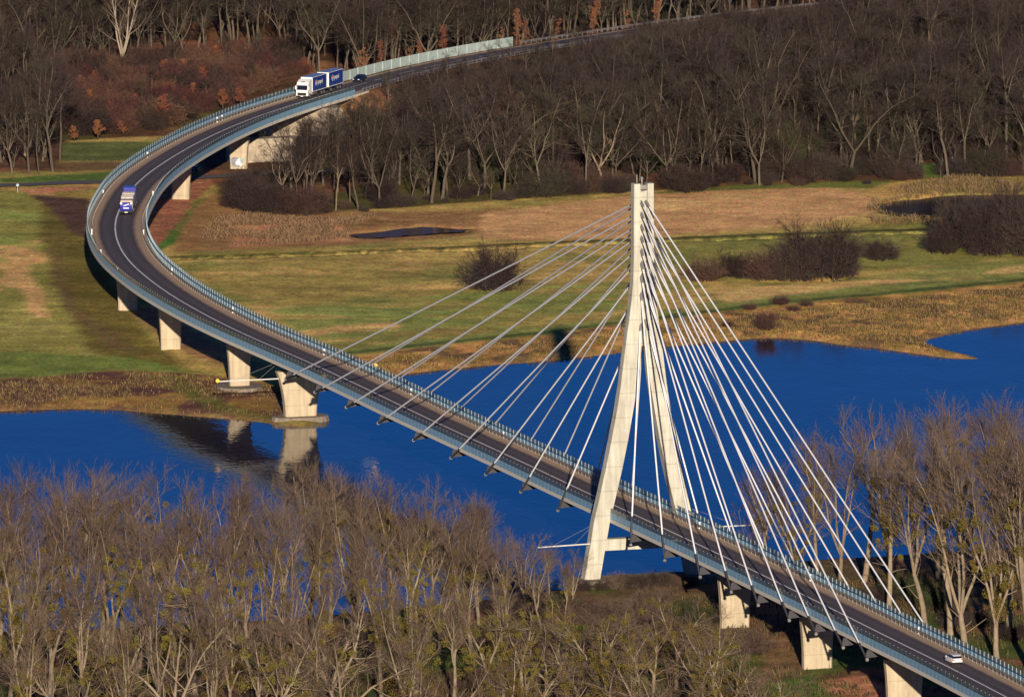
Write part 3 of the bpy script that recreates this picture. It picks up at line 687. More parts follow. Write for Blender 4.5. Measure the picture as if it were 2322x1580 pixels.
# ------------------------------------------------------------------ vehicles (x forward, y left, z up)
def wheel_mesh(q, x, y, r, w, side):
    q.tube([(x, y, r), (x, y + side * w, r)], r, 14, 0); q.tube([(x, y + side * (w - .02), r), (x, y + side * (w + .015), r)], r * .55, 10, 1)
def add_wheels(root, spots, r, w):
    for x, y in spots:
        q = MB(); sd_ = 1 if y > 0 else -1; wheel_mesh(q, 0, 0, r, w, sd_); o = q.build('wheel', [M['black'], M['rail']], root, smooth=False); o.location = (x, y - sd_ * w, 0)
def rbox(q, lo, hi, c=.06, m=0):
    (x0, y0, z0), (x1, y1, z1) = lo, hi
    def ring(z, k): return [(x0 + k, y0 + c + k, z), (x0 + c + k, y0 + k, z), (x1 - c - k, y0 + k, z), (x1 - k, y0 + c + k, z), (x1 - k, y1 - c - k, z), (x1 - c - k, y1 - k, z), (x0 + c + k, y1 - k, z), (x0 + k, y1 - c - k, z)]
    q.loft([ring(z0, c * .6), ring(z0 + c, 0), ring(z1 - c, 0), ring(z1, c * .6)], m)
def put(root, px, py, e=None, back=False, z=11.5):
    w = at(px, py, z); s, e_ = near_s(w[0], w[1]); e_ = e if e is not None else e_
    p = on(s, e_, .035); t = frame(s)[1] * (-1 if back else 1)
    root.location = p; root.rotation_euler = (0, 0, math.atan2(t[1], t[0])); return s
V = {'truckwhite': carpaint('white_truck_paint', (.72, .71, .68)), 'truckblue': carpaint('deep_blue_tarpaulin', (.008, .035, .21), .45), 'roofblue': mat('faded_blue_roof', (.17, .25, .43), .6, .1, 1.0),
     'carwhite': carpaint('white_car_paint', (.74, .73, .70)), 'cardark': carpaint('dark_blue_car_paint', (.012, .016, .03)), 'blue2': carpaint('bright_blue_truck_paint', (.03, .035, .27)),
     'glass': mat('dark_window_glass', (.01, .012, .02), .08, .05, 1.0, spec=.6), 'pallet': mat('pale_stacked_blocks', (.42, .37, .33), .85, .25, 2.0), 'palletgap': mat('grey_tarpaulin', (.10, .095, .11), .8, .2, 2.0),
     'red': mat('red_lens', (.45, .02, .02), .3, .05, 1.0), 'lamp': mat('clear_lamp', (.8, .8, .78), .2, .03, 1.0), 'chassis': mat('grey_chassis', (.09, .085, .085), .7, .2, 2.0), 'brick': mat('pinkish_load', (.46, .38, .33), .85, .2, 2.0),
     'red2': mat('red_emblem', (.62, .04, .05), .5, .03, 1.0), 'sky2': mat('blue_emblem', (.05, .18, .6), .5, .03, 1.0)}
def text_mesh(body, size, m, parent, mw, name):
    cu = bpy.data.curves.new('lettering', 'FONT'); cu.body = body; cu.size = size; cu.extrude = .006; cu.offset = .012; cu.align_x = 'LEFT'
    tmp = bpy.data.objects.new('lettering', cu); COL.objects.link(tmp)
    dg = bpy.context.evaluated_depsgraph_get(); dg.update(); me = bpy.data.meshes.new_from_object(tmp.evaluated_get(dg)); bpy.data.objects.remove(tmp)
    me.materials.clear(); me.materials.append(m); o = link(bpy.data.objects.new(name, me), parent); o.matrix_local = mw; return o
def emblem(parent, side_y, xc, zc, r, sgn):
    q = MB(); n = 28; y = side_y
    def P(a, rr): return (xc - sgn * math.cos(a) * rr, y, zc + math.sin(a) * rr)
    def seg(a0, a1, m, yy):
        A = np.linspace(a0, a1, n); b = [(xc - sgn * math.cos(a) * r, yy, zc + math.sin(a) * r) for a in A]; q.face(b, m)
    yo = .008 * sgn
    A = np.linspace(0, 2 * math.pi, 40)[:-1]; q.face([(xc + math.cos(a) * r * 1.16, y + yo, zc + math.sin(a) * r * 1.16) for a in A], 0)
    a0 = R(20); B = np.linspace(a0, math.pi - R(-4), n); q.face([(xc + sgn * -math.cos(a) * r, y + yo * 2, zc + math.sin(a) * r) for a in B], 1)
    B = np.linspace(math.pi + R(24), 2 * math.pi - R(16), n); q.face([(xc + sgn * -math.cos(a) * r, y + yo * 2, zc + math.sin(a) * r) for a in B], 2)
    return q.build('emblem', [V['truckwhite'], V['red2'], V['sky2']], parent)
def livery(root, x0, x1, parent):
    for sgn in (1, -1):
        y = 1.285 * sgn; L = x1 - x0
        xs = x1 - L * .26 if sgn > 0 else x0 + L * .26
        emblem(parent, y, xs, 2.72, .50, sgn)
        tx = xs - .85 if sgn > 0 else xs + .85
        m = Matrix.Translation((tx, y + .012 * sgn, 2.42)) @ Matrix.Rotation(math.pi if sgn > 0 else 0, 4, 'Z') @ Matrix.Rotation(R(90), 4, 'X')
        text_mesh('pepsi', 1.25, V['truckwhite'], parent, m, 'lettering')
tr = tag(empty('delivery_truck'), 'white cab truck and trailer with deep blue pepsi lettered sides on the bend', 'truck')
q = MB()  # cab body: side profile lofted across
cabp = [(0, .55), (0.05, 1.35), (-.02, 1.65), (-.28, 2.75), (-.55, 3.15), (-1.5, 3.62), (-2.25, 3.70), (-2.25, .75), (-1.75, .75), (-1.55, 1.05), (-.95, 1.05), (-.75, .55)]
q.loft([[(x, y, z) for x, z in cabp] for y in (-1.24, 1.24)]); q.build('cab', V['truckwhite'], tr, fixn=True)
q = MB(); q.loft([[(.035 - 0, y, 1.72), (-.20, y, 2.62), (-.30, y, 2.62), (-.30, y, 1.72)] for y in (-1.12, 1.12)])
o = q.build('windscreen', V['glass'], tr, fixn=True)
q = MB(); q.box((.0, -.95, .62), (.09, .95, 1.18)); q.build('grille', M['black'], tr)
for sy in (-1, 1):
    q = MB(); q.box((-1.05, 1.235 * sy - .02, 1.75), (-.30, 1.235 * sy + .02, 2.5)); q.build('side_window', V['glass'], tr)
    q = MB(); rbox(q, (-.02, sy * 1.0 - .2, .62), (.08, sy * 1.0 + .2, .92), .05); q.build('headlight', V['lamp'], tr)
    q = MB(); rbox(q, (-.25, sy * 1.42 - .13, 1.75), (-.05, sy * 1.42 + .13, 2.5), .04); q.build('mirror', V['truckwhite'], tr)
q = MB(); q.box((.04, -.28, .42), (.075, .28, .58)); q.build('number_plate', M['white'], tr)
q = MB(); q.box((-.75, -.35, 3.2), (-.66, .35, 3.34)); q.build('roof_badge', M['black'], tr)
q = MB(); q.box((-10.0, -.45, .65), (-1.8, .45, 1.0)); q.box((-10.3, -.25, .75), (-11.6, .25, .9)); q.box((-5.2, -1.2, .45), (-3.0, 1.2, 1.02)); q.build('chassis', V['chassis'], tr)
for nm, x0, x1 in (('cargo_box', -10.1, -2.45), ('trailer_box', -18.9, -11.1)):
    q = MB(); rbox(q, (x0, -1.27, 1.08), (x1, 1.27, 3.98), .05); bx = q.build(nm, V['truckwhite'], tr)
    for sy in (-1, 1):
        q = MB(); q.box((x0 + .22, sy * 1.275 - .008, 1.25), (x1 - .18, sy * 1.275 + .008, 3.90)); q.build('tarpaulin', V['truckblue'], bx)
    q = MB(); q.box((x0 + .2, -1.2, 3.975), (x1 - .25, 1.2, 4.0)); q.build('roof_sheet', V['roofblue'], bx)
    livery(tr, x0, x1, bx)
q = MB(); q.box((-18.7, -.45, .65), (-11.3, .45, 1.05)); q.build('trailer_frame', V['chassis'], tr)
add_wheels(tr, [(x, sy * 1.25) for x in (-1.25, -7.4, -8.7, -12.4, -16.0, -17.3) for sy in (-1, 1)], .5, .3)
put(tr, 676, 231, -2.05, back=True); s_tr = s_px(685, -2.05, S_PYL + 450); tr.location = on(s_tr, -2.05, .035); t_ = frame(s_tr + 8)[1] * -1; tr.rotation_euler = (0, 0, math.atan2(t_[1], t_[0])); tr.scale = (1.06, 1.04, 1.06)

# flatbed lorry driving away on the bend
t2 = tag(empty('flatbed_truck'), 'blue flatbed truck with pale banded stacks of blocks driving round the bend', 'truck')
q = MB(); rbox(q, (0, -1.25, .95), (13.2, 1.25, 1.2), .04); q.box((.5, -.45, .5), (16.2, .45, .95)); q.build('flatbed', V['chassis'], t2)
q = MB(); rbox(q, (13.8, -1.24, .7), (16.1, 1.24, 3.6), .12); q.build('cab', V['blue2'], t2)
q = MB()   # rear-carried blue loader
prf = [(-1.3, .75), (-1.45, 1.25), (-1.15, 1.75), (-.95, 2.35), (-.15, 2.45), (-.05, .7)]
q.loft([[(x, y, z) for x, z in prf] for y in (-1.12, 1.12)]); ld = q.build('rear_loader', V['blue2'], t2, fixn=True)
q = MB(); q.box((-1.40, -.55, 1.2), (-1.33, .55, 1.52)); q.build('name_plate', M['white'], ld)
q = MB(); q.loft([[(-1.18, y, z), (-1.18, y, z + .14), (-.96, y, z + .2), (-.96, y, z + .06)] for y, z in ((.5, 1.75), (-.55, 2.12))]); q.build('white_stripe', M['white'], ld, fixn=True)
for sy in (-1, 1):
    q = MB(); rbox(q, (-1.05, sy * 1.0 - .2, 2.1), (-.9, sy * 1.0 + .2, 2.48), .04); q.build('lamp', V['lamp'], ld)
    q = MB(); q.tube([(-1.48, sy * 1.0, .72), (-1.40, sy * 1.0, .72)], .22, 12); q.build('tail_light', V['red'] if sy < 0 else V['lamp'], t2)
q = MB(); q.box((-1.5, -1.2, .5), (-1.3, 1.2, .95)); q.build('bumper', M['black'], t2)
q = MB(); q.box((-1.53, -.3, .55), (-1.50, .3, .7)); q.build('number_plate', M['white'], t2)
x = .35; k = 0
for wdt, hh, mk in ((1.15, 1.5, 'brick'), (1.2, 1.55, 'palletgap'), (1.0, 1.9, 'pallet'), (.55, 1.5, 'palletgap'), (1.0, 1.95, 'pallet'), (2.1, 1.7, 'palletgap'), (1.0, 1.95, 'pallet'), (.6, 1.5, 'palletgap'), (1.0, 1.95, 'pallet'), (1.6, 1.7, 'palletgap')):
    q = MB(); rbox(q, (x, -1.18, 1.2), (x + wdt, 1.18, 1.2 + hh), .04)
    q.build('block_stack', V[mk], t2); x += wdt + .06
add_wheels(t2, [(x, sy * 1.25) for x in (2.4, 3.7, 5.0, 11.4, 15.0) for sy in (-1, 1)], .5, .3)
put(t2, 282, 487, 1.75)

def car(label, px, py, e, back, paint, z=11.5, lane=None):
    c = tag(empty('parked_car' if lane else 'car'), label, 'car')
    xs = [(-2.15, .66, .55, .80), (-2.05, .80, .38, .98), (-1.4, .89, .30, 1.02), (0, .90, .28, .98), (1.2, .88, .30, .92), (1.9, .80, .34, .78), (2.15, .62, .42, .62)]
    q = MB(); q.loft([[(x, -w, zb), (x, -w * 1.0, (zb + zt) / 2), (x, -w * .93, zt), (x, w * .93, zt), (x, w, (zb + zt) / 2), (x, w, zb)] for x, w, zb, zt in xs]); q.build('body', paint, c, smooth=False, fixn=True)
    q = MB(); q.loft([[(xb, -wb, .95), (xt, -wt, zt), (xt, wt, zt), (xb, wb, .95)] for xb, xt, wb, wt, zt in ((-2.0, -1.62, .76, .60, 1.33), (-1.5, -1.35, .80, .64, 1.40), (.2, -.1, .82, .66, 1.42), (1.15, .35, .78, .62, 1.32))])
    q.build('window', V['glass'], c, fixn=True)
    q = MB(); q.loft([[(x, -w, z_), (x, w, z_), (x, w * .97, z_ + .05), (x, -w * .97, z_ + .05)] for x, w, z_ in ((-1.72, .58, 1.32), (-1.35, .64, 1.395), (-.1, .66, 1.415), (.4, .61, 1.315))]); q.build('roof', paint, c, fixn=True)
    for sy in (-1, 1):
        q = MB(); rbox(q, (-2.17, sy * .66 - .16, .70), (-2.0, sy * .66 + .16, .88), .03); q.build('tail_light', V['red'], c)
        q = MB(); rbox(q, (1.9, sy * .58 - .16, .56), (2.12, sy * .58 + .16, .72), .03); q.build('headlight', V['lamp'], c)
        q = MB(); rbox(q, (.62, sy * .98 - .1, .92), (.82, sy * .98 + .1, 1.07), .03); q.build('mirror', paint, c)
    q = MB(); q.box((-2.185, -.26, .56), (-2.15, .26, .67)); q.build('number_plate', M['white'], c)
    add_wheels(c, [(x, sy * .88) for x in (-1.35, 1.3) for sy in (-1, 1)], .32, .2)
    if lane:
        c.location = lane[0]; c.rotation_euler = (0, 0, lane[1])
    else: put(c, px, py, e, back)
    return c
car('white hatchback driving away in the far lane near the right picture edge', 2168, 1502, 1.95, False, V['carwhite'])
car('dark car following close behind the blue sided truck and trailer', 842, 187, -2.0, True, V['cardark'])
w = ground_px(428, 394); car('dark car on the country lane in the shade under the bridge', 0, 0, 0, False, V['cardark'], lane=((w[0], w[1], w[2] + .25), R(168)))

# roadside furniture at the lane
w = ground_px(40, 436)
sg = tag(empty('traffic_mirror', (w[0], w[1], w[2])), 'round pale traffic mirror on a short post beside the lane', 'mirror')
q = MB(); q.tube([(0, 0, -.2), (0, 0, 1.3)], .06); q.build('pole', M['rail'], sg)
q = MB(); q.tube([(0, -.1, 1.45), (0, -.04, 1.45), (0, .02, 1.45)], [.28, .31, .29], 16); q.build('disc', M['bluepost'], sg)
w = ground_px(428, 419)
q = MB(); q.tube([(0, 0, -.2), (0, 0, .72)], .12, 8); q.tube([(0, 0, .72), (0, 0, .90)], .122, 8, 1); q.tube([(0, 0, .90), (0, 0, 1.1)], [.12, .08], 8)
o = q.build('marker_post', [M['white'], M['black']]); o.location = w; tag(o, 'white marker post with a black band beside the lane under the bridge', 'marker post')

# ------------------------------------------------------------------ trees
def norm3(v):
    return v / (math.sqrt(v[0] * v[0] + v[1] * v[1] + v[2] * v[2]) + 1e-9)
class Tree:
    def __init__(s, seed): s.r = random.Random(seed); s.wood = MB(); s.tv = []; s.tf = []
    def rot(s, d, ang):
        r = s.r; a = Vector((r.gauss(0, 1), r.gauss(0, 1), r.gauss(0, 1))); d = Vector(d)
        p = d.cross(a).normalized(); return (d * math.cos(ang) + p * math.sin(ang)).normalized()
    def limb(s, p, d, L, r0, r1, n, wob, up, sides, m=0):
        pts = [Vector(p)]; d = Vector(d); dirs = [d]
        for i in range(n):
            d = (d + Vector((s.r.gauss(0, wob), s.r.gauss(0, wob), s.r.gauss(0, wob) + up))).normalized()
            pts.append(pts[-1] + d * (L / n)); dirs.append(d)
        if sides: s.wood.tube(pts, [r0 + (r1 - r0) * i / n for i in range(n + 1)], sides, m, cap=False)
        return pts, dirs
    def twig(s, p, d, L, w):
        r = s.r; b = len(s.tv); d = Vector(d); q = d.cross(Vector((r.gauss(0, 1), r.gauss(0, 1), r.gauss(0, 1)))).normalized() * w
        m = p + d * L * .5; e = m + (d + Vector((r.gauss(0, .2), r.gauss(0, .2), r.gauss(.1, .2)))).normalized() * L * .5
        s.tv += [tuple(p - q), tuple(p + q), tuple(m + q * .8), tuple(m - q * .8), tuple(e)]
        s.tf += [(b, b + 1, b + 2, b + 3), (b + 3, b + 2, b + 4)]
    def crown_mesh(s, name, m):
        me = bpy.data.meshes.new(name); me.from_pydata(s.tv, [], s.tf); me.materials.append(m); me.update(); return me
    def wood_mesh(s, name, m, m2):
        me = bpy.data.meshes.new(name); me.from_pydata(s.wood.v, [], s.wood.f); me.materials.append(m); me.materials.append(m2); me.polygons.foreach_set('material_index', s.wood.mi); me.polygons.foreach_set('use_smooth', [True] * len(s.wood.f)); me.update(); return me
def pick(pts, dirs, t):
    k = min(int(t * (len(pts) - 1)), len(pts) - 2); f = t * (len(pts) - 1) - k
    return pts[k].lerp(pts[k + 1], f), dirs[k]
def leaf_ball(mb_v, mb_f, c, rad, n, size, rnd, flat=1.0):
    for _ in range(n):
        v = Vector((rnd.gauss(0, 1), rnd.gauss(0, 1), rnd.gauss(0, 1))).normalized() * rad * rnd.random() ** .4; v.z *= flat
        p = Vector(c) + v; a = Vector((rnd.gauss(0, 1), rnd.gauss(0, 1), rnd.gauss(0, 1))).normalized() * size * rnd.uniform(.6, 1.4); b_ = a.cross(Vector((rnd.gauss(0, 1), rnd.gauss(0, 1), rnd.gauss(0, 1)))).normalized() * size * rnd.uniform(.5, 1.0)
        k = len(mb_v); mb_v += [tuple(p - a), tuple(p + b_), tuple(p + a), tuple(p - b_)]; mb_f.append((k, k + 1, k + 2, k + 3))

T = {'bark': mat('pale_bark', (.20, .152, .102), .9, .35, 1.2, rand=.18), 'barkdark': mat('grey_bark', (.088, .068, .048), .9, .35, 1.2, rand=.25), 'barkpale': mat('silver_bark', (.26, .21, .155), .9, .25, 1.0, rand=.1),
     'twig': mat('tan_twigs', (.118, .078, .055), .9, .3, .5, rand=.2, huev=.012), 'twigdark': mat('brown_twigs', (.036, .0225, .0185), .9, .35, .5, rand=.35, huev=.03), 'twigred': mat('reddish_twigs', (.066, .034, .027), .9, .3, .5, rand=.3, huev=.02),
     'moss': mat('yellow_green_mistletoe', (.112, .083, .012), .9, .4, 1.5, rand=.25, huev=.02), 'rust': mat('rust_beech_leaves', (.19, .066, .033), .9, .35, 1.0, rand=.2, huev=.012), 'shrub': mat('dark_shrub_twigs', (.040, .026, .023), .9, .35, .6, rand=.3, huev=.03),
     'twigolive': mat('olive_grey_twigs', (.038, .030, .020), .9, .35, .5, rand=.3, huev=.02), 'twigmauve': mat('mauve_grey_twigs', (.040, .027, .025), .9, .35, .5, rand=.3, huev=.02),
     'rustbrush': mat('rusty_brush_twigs', (.088, .038, .028), .9, .4, .25, rand=.35, huev=.03),
     'green': mat('dark_green_leaves', (.045, .055, .018), .9, .4, 1.0, rand=.2)}
PROTO = {}
def proto(kind, idx, seed):
    t = Tree(seed); r = t.r; moss_v, moss_f = [], []; leaf_v, leaf_f = [], []
    if kind == 'poplar':
        H = 28; fork = r.uniform(.12, .42) * H; pts, dirs = t.limb((0, 0, -.6), (r.gauss(0, .06), r.gauss(0, .06), 1), fork + .6, r.uniform(.42, .55), .34, 5, .05, .03, 8)
        nl = r.choice((2, 3, 3, 4)); az = r.uniform(0, 6.28); leads = []
        for k in range(nl):
            a = az + 6.283 * k / nl + r.uniform(-.4, .4); sp_ = r.uniform(.16, .45)
            d = Vector((math.cos(a) * sp_, math.sin(a) * sp_, 1)).normalized()
            leads.append(t.limb(pts[-1] - dirs[-1] * .1, d, (H - fork) * r.uniform(.78, 1.0), .27, .035, 9, .085, .05, 6))
        for _ in range(r.randint(1, 4)):     # low dead boughs
            p, d = pick(pts, dirs, r.uniform(.4, .95)); t.limb(p, t.rot(d, r.uniform(.9, 1.5)), r.uniform(1.5, 4.5), .09, .03, 4, .15, .02, 4)
        for lp, ld_ in leads:
            for _ in range(17):
                u = r.uniform(.12, .97) ** .85; p, d = pick(lp, ld_, u); L = r.uniform(4.0, 7.5) * (1.08 - u * .5)
                bp_, bd = t.limb(p, t.rot(d, r.uniform(.4, .95)), L, .075 * (1.15 - u * .6), .016, 5, .09, .075, 4, 1 if u > .62 else 0)
                for _ in range(8):
                    v = r.uniform(.2, 1.0); p2, d2 = pick(bp_, bd, v); L2 = r.uniform(1.4, 3.2)
                    cp_, cd = t.limb(p2, t.rot(d2, r.uniform(.25, .7)), L2, .030, .011, 2, .1, .10, 3, 1)
                    for _ in range(7):
                        p3, d3 = pick(cp_, cd, r.uniform(.1, 1.0)); t.twig(p3, (t.rot(d3, r.uniform(.15, .75)) + Vector((0, 0, .18))).normalized(), r.uniform(.6, 1.5), r.uniform(.008, .014))
        if idx % 3 != 2:
            n = r.randint(26, 44) if idx % 3 == 0 else r.randint(6, 14)
            for _ in range(n):
                lp, ld_ = r.choice(leads); p, d = pick(lp, ld_, r.uniform(.08, .8)); c = p + Vector((r.gauss(0, 1.2), r.gauss(0, 1.2), r.gauss(0, .8))); leaf_ball(moss_v, moss_f, c, r.uniform(.4, 1.15), 190, .11, r)
    elif kind in ('oak', 'slim'):
        H = 21; slim = kind == 'slim'; fork = H * (r.uniform(.3, .5) if slim else r.uniform(.22, .36))
        pts, dirs = t.limb((0, 0, -.6), (r.gauss(0, .07), r.gauss(0, .07), 1), fork + .6, r.uniform(.24, .34) if slim else r.uniform(.36, .5), .22, 5, .06, .03, 7)
        nl = r.choice((1, 2, 2)) if slim else r.choice((2, 3, 4)); az = r.uniform(0, 6.28); leads = []
        for k in range(nl):
            a = az + 6.283 * k / nl + r.uniform(-.5, .5); sp_ = (r.uniform(.05, .25) if slim else r.uniform(.35, .85))
            leads.append(t.limb(pts[-1] - dirs[-1] * .1, Vector((math.cos(a) * sp_, math.sin(a) * sp_, 1)).normalized(), (H - fork) * r.uniform(.75, 1.0), .2, .03, 8, .12 if not slim else .07, .05, 5))
        nb = 26 if nl == 1 else (13 if nl > 2 else 18)
        for lp, ld_ in leads:
            for _ in range(nb):
                u = r.uniform(.1, .97); p, d = pick(lp, ld_, u); L = r.uniform(2.5, 6.0) * (1.15 - u * .65) * (.75 if slim else 1)
                bp_, bd = t.limb(p, t.rot(d, r.uniform(.5, 1.15)), L, .075 * (1.15 - u * .6), .016, 4, .16, .05, 3, 1 if u > .55 else 0)
                for _ in range(6):
                    v = r.uniform(.2, 1.0); p2, d2 = pick(bp_, bd, v); L2 = r.uniform(1.2, 2.6)
                    cp_, cd = t.limb(p2, t.rot(d2, r.uniform(.4, .9)), L2, .03, .012, 2, .18, .04, 3, 1)
                    for _ in range(8):
                        p3, d3 = pick(cp_, cd, r.uniform(.1, 1.0)); t.twig(p3, t.rot(d3, r.uniform(.3, 1.0)), r.uniform(.6, 1.5), r.uniform(.012, .019))
    elif kind == 'mossy':
        H = 17; fork = H * r.uniform(.16, .4); pts, dirs = t.limb((0, 0, -.6), (r.gauss(0, .1), r.gauss(0, .1), 1), fork + .6, r.uniform(.34, .46), .27, 5, .07, .03, 8)
        nl = r.choice((2, 2, 3)); az = r.uniform(0, 6.28); leads = []
        for k in range(nl):
            a = az + 6.283 * k / nl + r.uniform(-.5, .5); sp_ = r.uniform(.25, .75)
            leads.append(t.limb(pts[-1] - dirs[-1] * .1, Vector((math.cos(a) * sp_, math.sin(a) * sp_, 1)).normalized(), (H - fork) * r.uniform(.75, 1.0), .24, .04, 8, .12, .05, 6))
        for _ in range(r.randint(3, 6)):
            p, d = pick(pts, dirs, r.uniform(.4, 1.0)); t.limb(p, t.rot(d, r.uniform(.9, 1.4)), r.uniform(2, 5), .09, .02, 5, .2, .06, 4)
        for lp, ld_ in leads:
            for _ in range(13):
                u = r.uniform(.12, .97); p, d = pick(lp, ld_, u); L = r.uniform(2.5, 5.5) * (1.1 - u * .5)
                bp_, bd = t.limb(p, t.rot(d, r.uniform(.5, 1.1)), L, .085 * (1.15 - u * .6), .018, 5, .17, .06, 4, 1 if u > .75 else 0)
                for _ in range(6):
                    v = r.uniform(.25, 1.0); p2, d2 = pick(bp_, bd, v); cp_, cd = t.limb(p2, t.rot(d2, r.uniform(.4, .9)), r.uniform(1.0, 2.2), .026, .011, 2, .18, .06, 3, 1)
                    for _ in range(7):
                        p3, d3 = pick(cp_, cd, r.uniform(.1, 1.0)); t.twig(p3, t.rot(d3, r.uniform(.3, 1.0)), r.uniform(.5, 1.3), r.uniform(.009, .015))
        for _ in range((34, 12, 46, 22, 6)[idx % 5]):
            lp, ld_ = r.choice(leads); p, d = pick(lp, ld_, r.uniform(.1, .95)); c = p + Vector((r.gauss(0, 1.5), r.gauss(0, 1.5), r.gauss(0, 1.0))); leaf_ball(moss_v, moss_f, c, r.uniform(.35, .9), 120, .085, r)
    elif kind == 'shrub':
        for _ in range(46):
            a = r.uniform(0, 6.28); rr = 2.4 * math.sqrt(r.random()); sp_ = r.uniform(0, .6)
            pts, dirs = t.limb((math.cos(a) * rr, math.sin(a) * rr, -.3), Vector((math.cos(a) * sp_, math.sin(a) * sp_, 1)).normalized(), r.uniform(2.6, 5.6) * (1.05 - .12 * rr), .05, .012, 5, .12, .03, 4, 1)
            for _ in range(19):
                p, d = pick(pts, dirs, r.uniform(.08, 1.0)); cp_, cd = t.limb(p, t.rot(d, r.uniform(.4, 1.1)), r.uniform(.8, 2.0), .018, .008, 2, .15, .04, 0)
                for _ in range(8):
                    p3, d3 = pick(cp_, cd, r.uniform(.0, 1.0)); t.twig(p3, t.rot(d3, r.uniform(.2, 1.0)), r.uniform(.5, 1.2), r.uniform(.012, .02))
    elif kind in ('beech', 'sapling'):
        H = 8.0 if kind == 'beech' else 15.0
        pts, dirs = t.limb((0, 0, -.4), (r.gauss(0, .05), r.gauss(0, .05), 1), H * .97, .16, .02, 9, .05, .02, 6)
        for _ in range(40 if kind == 'beech' else 46):
            u = r.uniform(.1 if kind == 'beech' else .25, .98); p, d = pick(pts, dirs, u); w_ = (1 - abs(u - .38) * 1.25) if kind == 'beech' else .8 - u * .45
            bp_, bd = t.limb(p, t.rot(d, r.uniform(.8, 1.3)), max(.5, (2.3 if kind == 'beech' else 1.9) * w_ * r.uniform(.7, 1.2)), .03, .01, 3, .12, .05, 3)
            for v in ((.35, .7, 1.0) if kind == 'beech' else (.6, 1.0)):
                if r.random() < .8:
                    c = pick(bp_, bd, v)[0]; leaf_ball(leaf_v, leaf_f, c, r.uniform(.25, .5), 34 if kind == 'beech' else 22, .11, r)
            for _ in range(5): p3, d3 = pick(bp_, bd, r.random()); t.twig(p3, t.rot(d3, .6), .8, .012)
    elif kind == 'birch':
        H = 13.0; pts, dirs = t.limb((0, 0, -.4), (r.gauss(0, .05), r.gauss(0, .05), 1), H, .16, .02, 9, .05, .02, 6)
        for _ in range(60):
            u = r.uniform(.2, .98); p, d = pick(pts, dirs, u); bp_, bd = t.limb(p, t.rot(d, r.uniform(.5, .9)), r.uniform(1.5, 3.6) * (1.2 - u * .8), .03, .01, 4, .1, .06, 3)
            for _ in range(40): p3, d3 = pick(bp_, bd, r.random()); t.twig(p3, t.rot(d3, r.uniform(.3, 1)), r.uniform(.5, 1.3), .012)
    bark = {'poplar': 'bark', 'mossy': 'bark', 'oak': 'barkdark', 'slim': 'barkdark', 'shrub': 'barkdark', 'beech': 'barkdark', 'sapling': 'barkdark', 'birch': 'barkpale'}[kind]
    tw = {'poplar': 'twig', 'mossy': 'twig', 'oak': 'twigdark', 'slim': 'twigdark', 'shrub': 'shrub', 'beech': 'twigdark', 'sapling': 'twigdark', 'birch': 'twigred'}[kind]
    if kind in ('oak', 'slim'): tw = ('twigdark', 'twigolive', 'twigmauve')[idx % 3]
    parts = [('stems' if kind == 'shrub' else 'trunk', t.wood_mesh('trunk', T[bark], T[tw])), ('crown', t.crown_mesh('crown', T[tw]))]
    if leaf_v:
        me = bpy.data.meshes.new('leaves'); me.from_pydata(leaf_v, [], leaf_f); me.materials.append(T['rust']); me.update(); parts.append(('leaves', me))
    if moss_v:
        me = bpy.data.meshes.new('mistletoe'); me.from_pydata(moss_v, [], moss_f); me.materials.append(T['moss']); me.update(); parts.append(('mistletoe', me))
    PROTO[(kind, idx)] = parts
for k in range(8): proto('poplar', k, 100 + k)
for k in range(5): proto('mossy', k, 800 + k)
for k in range(6): proto('oak', k, 200 + k)
for k in range(6): proto('slim', k, 300 + k)
for k in range(4): proto('shrub', k, 400 + k)
for k in range(2): proto('beech', k, 500 + k)
for k in range(3): proto('sapling', k, 600 + k)
for k in range(2): proto('birch', k, 700 + k)
BASEH = {'poplar': 28, 'mossy': 17, 'oak': 21, 'slim': 21, 'shrub': 5.2, 'beech': 8, 'sapling': 15, 'birch': 13}
rs = random.Random(11)
def plant(name, kind, idx, loc, H, label, cat, group=None, wide=1.0, rz=None, mats=None, lean=0.0):
    root = tag(empty(name, loc, rs.uniform(0, 6.28) if rz is None else rz), label, cat, group)
    k = H / BASEH[kind]; root.scale = (k * wide, k * wide, k)
    if lean: root.rotation_euler = (0, lean, root.rotation_euler[2])
    for nm, me in PROTO[(kind, idx)]:
        o = link(bpy.data.objects.new(nm, me), root)
        if mats and nm in mats:
            o.material_slots[0].link = 'OBJECT'; o.material_slots[0].material = mats[nm]
    return root
ORD = ['first', 'second', 'third', 'fourth', 'fifth', 'sixth', 'seventh', 'eighth', 'ninth', 'tenth', 'eleventh', 'twelfth', 'thirteenth', 'fourteenth', 'fifteenth', 'sixteenth', 'seventeenth', 'eighteenth', 'nineteenth', 'twentieth', 'twenty-first', 'twenty-second', 'twenty-third', 'twenty-fourth', 'twenty-fifth', 'twenty-sixth']
def deck_clear(x, y, m=9.0):
    s, e = near_s(x, y); return abs(e - .3) > m or s > S_AB
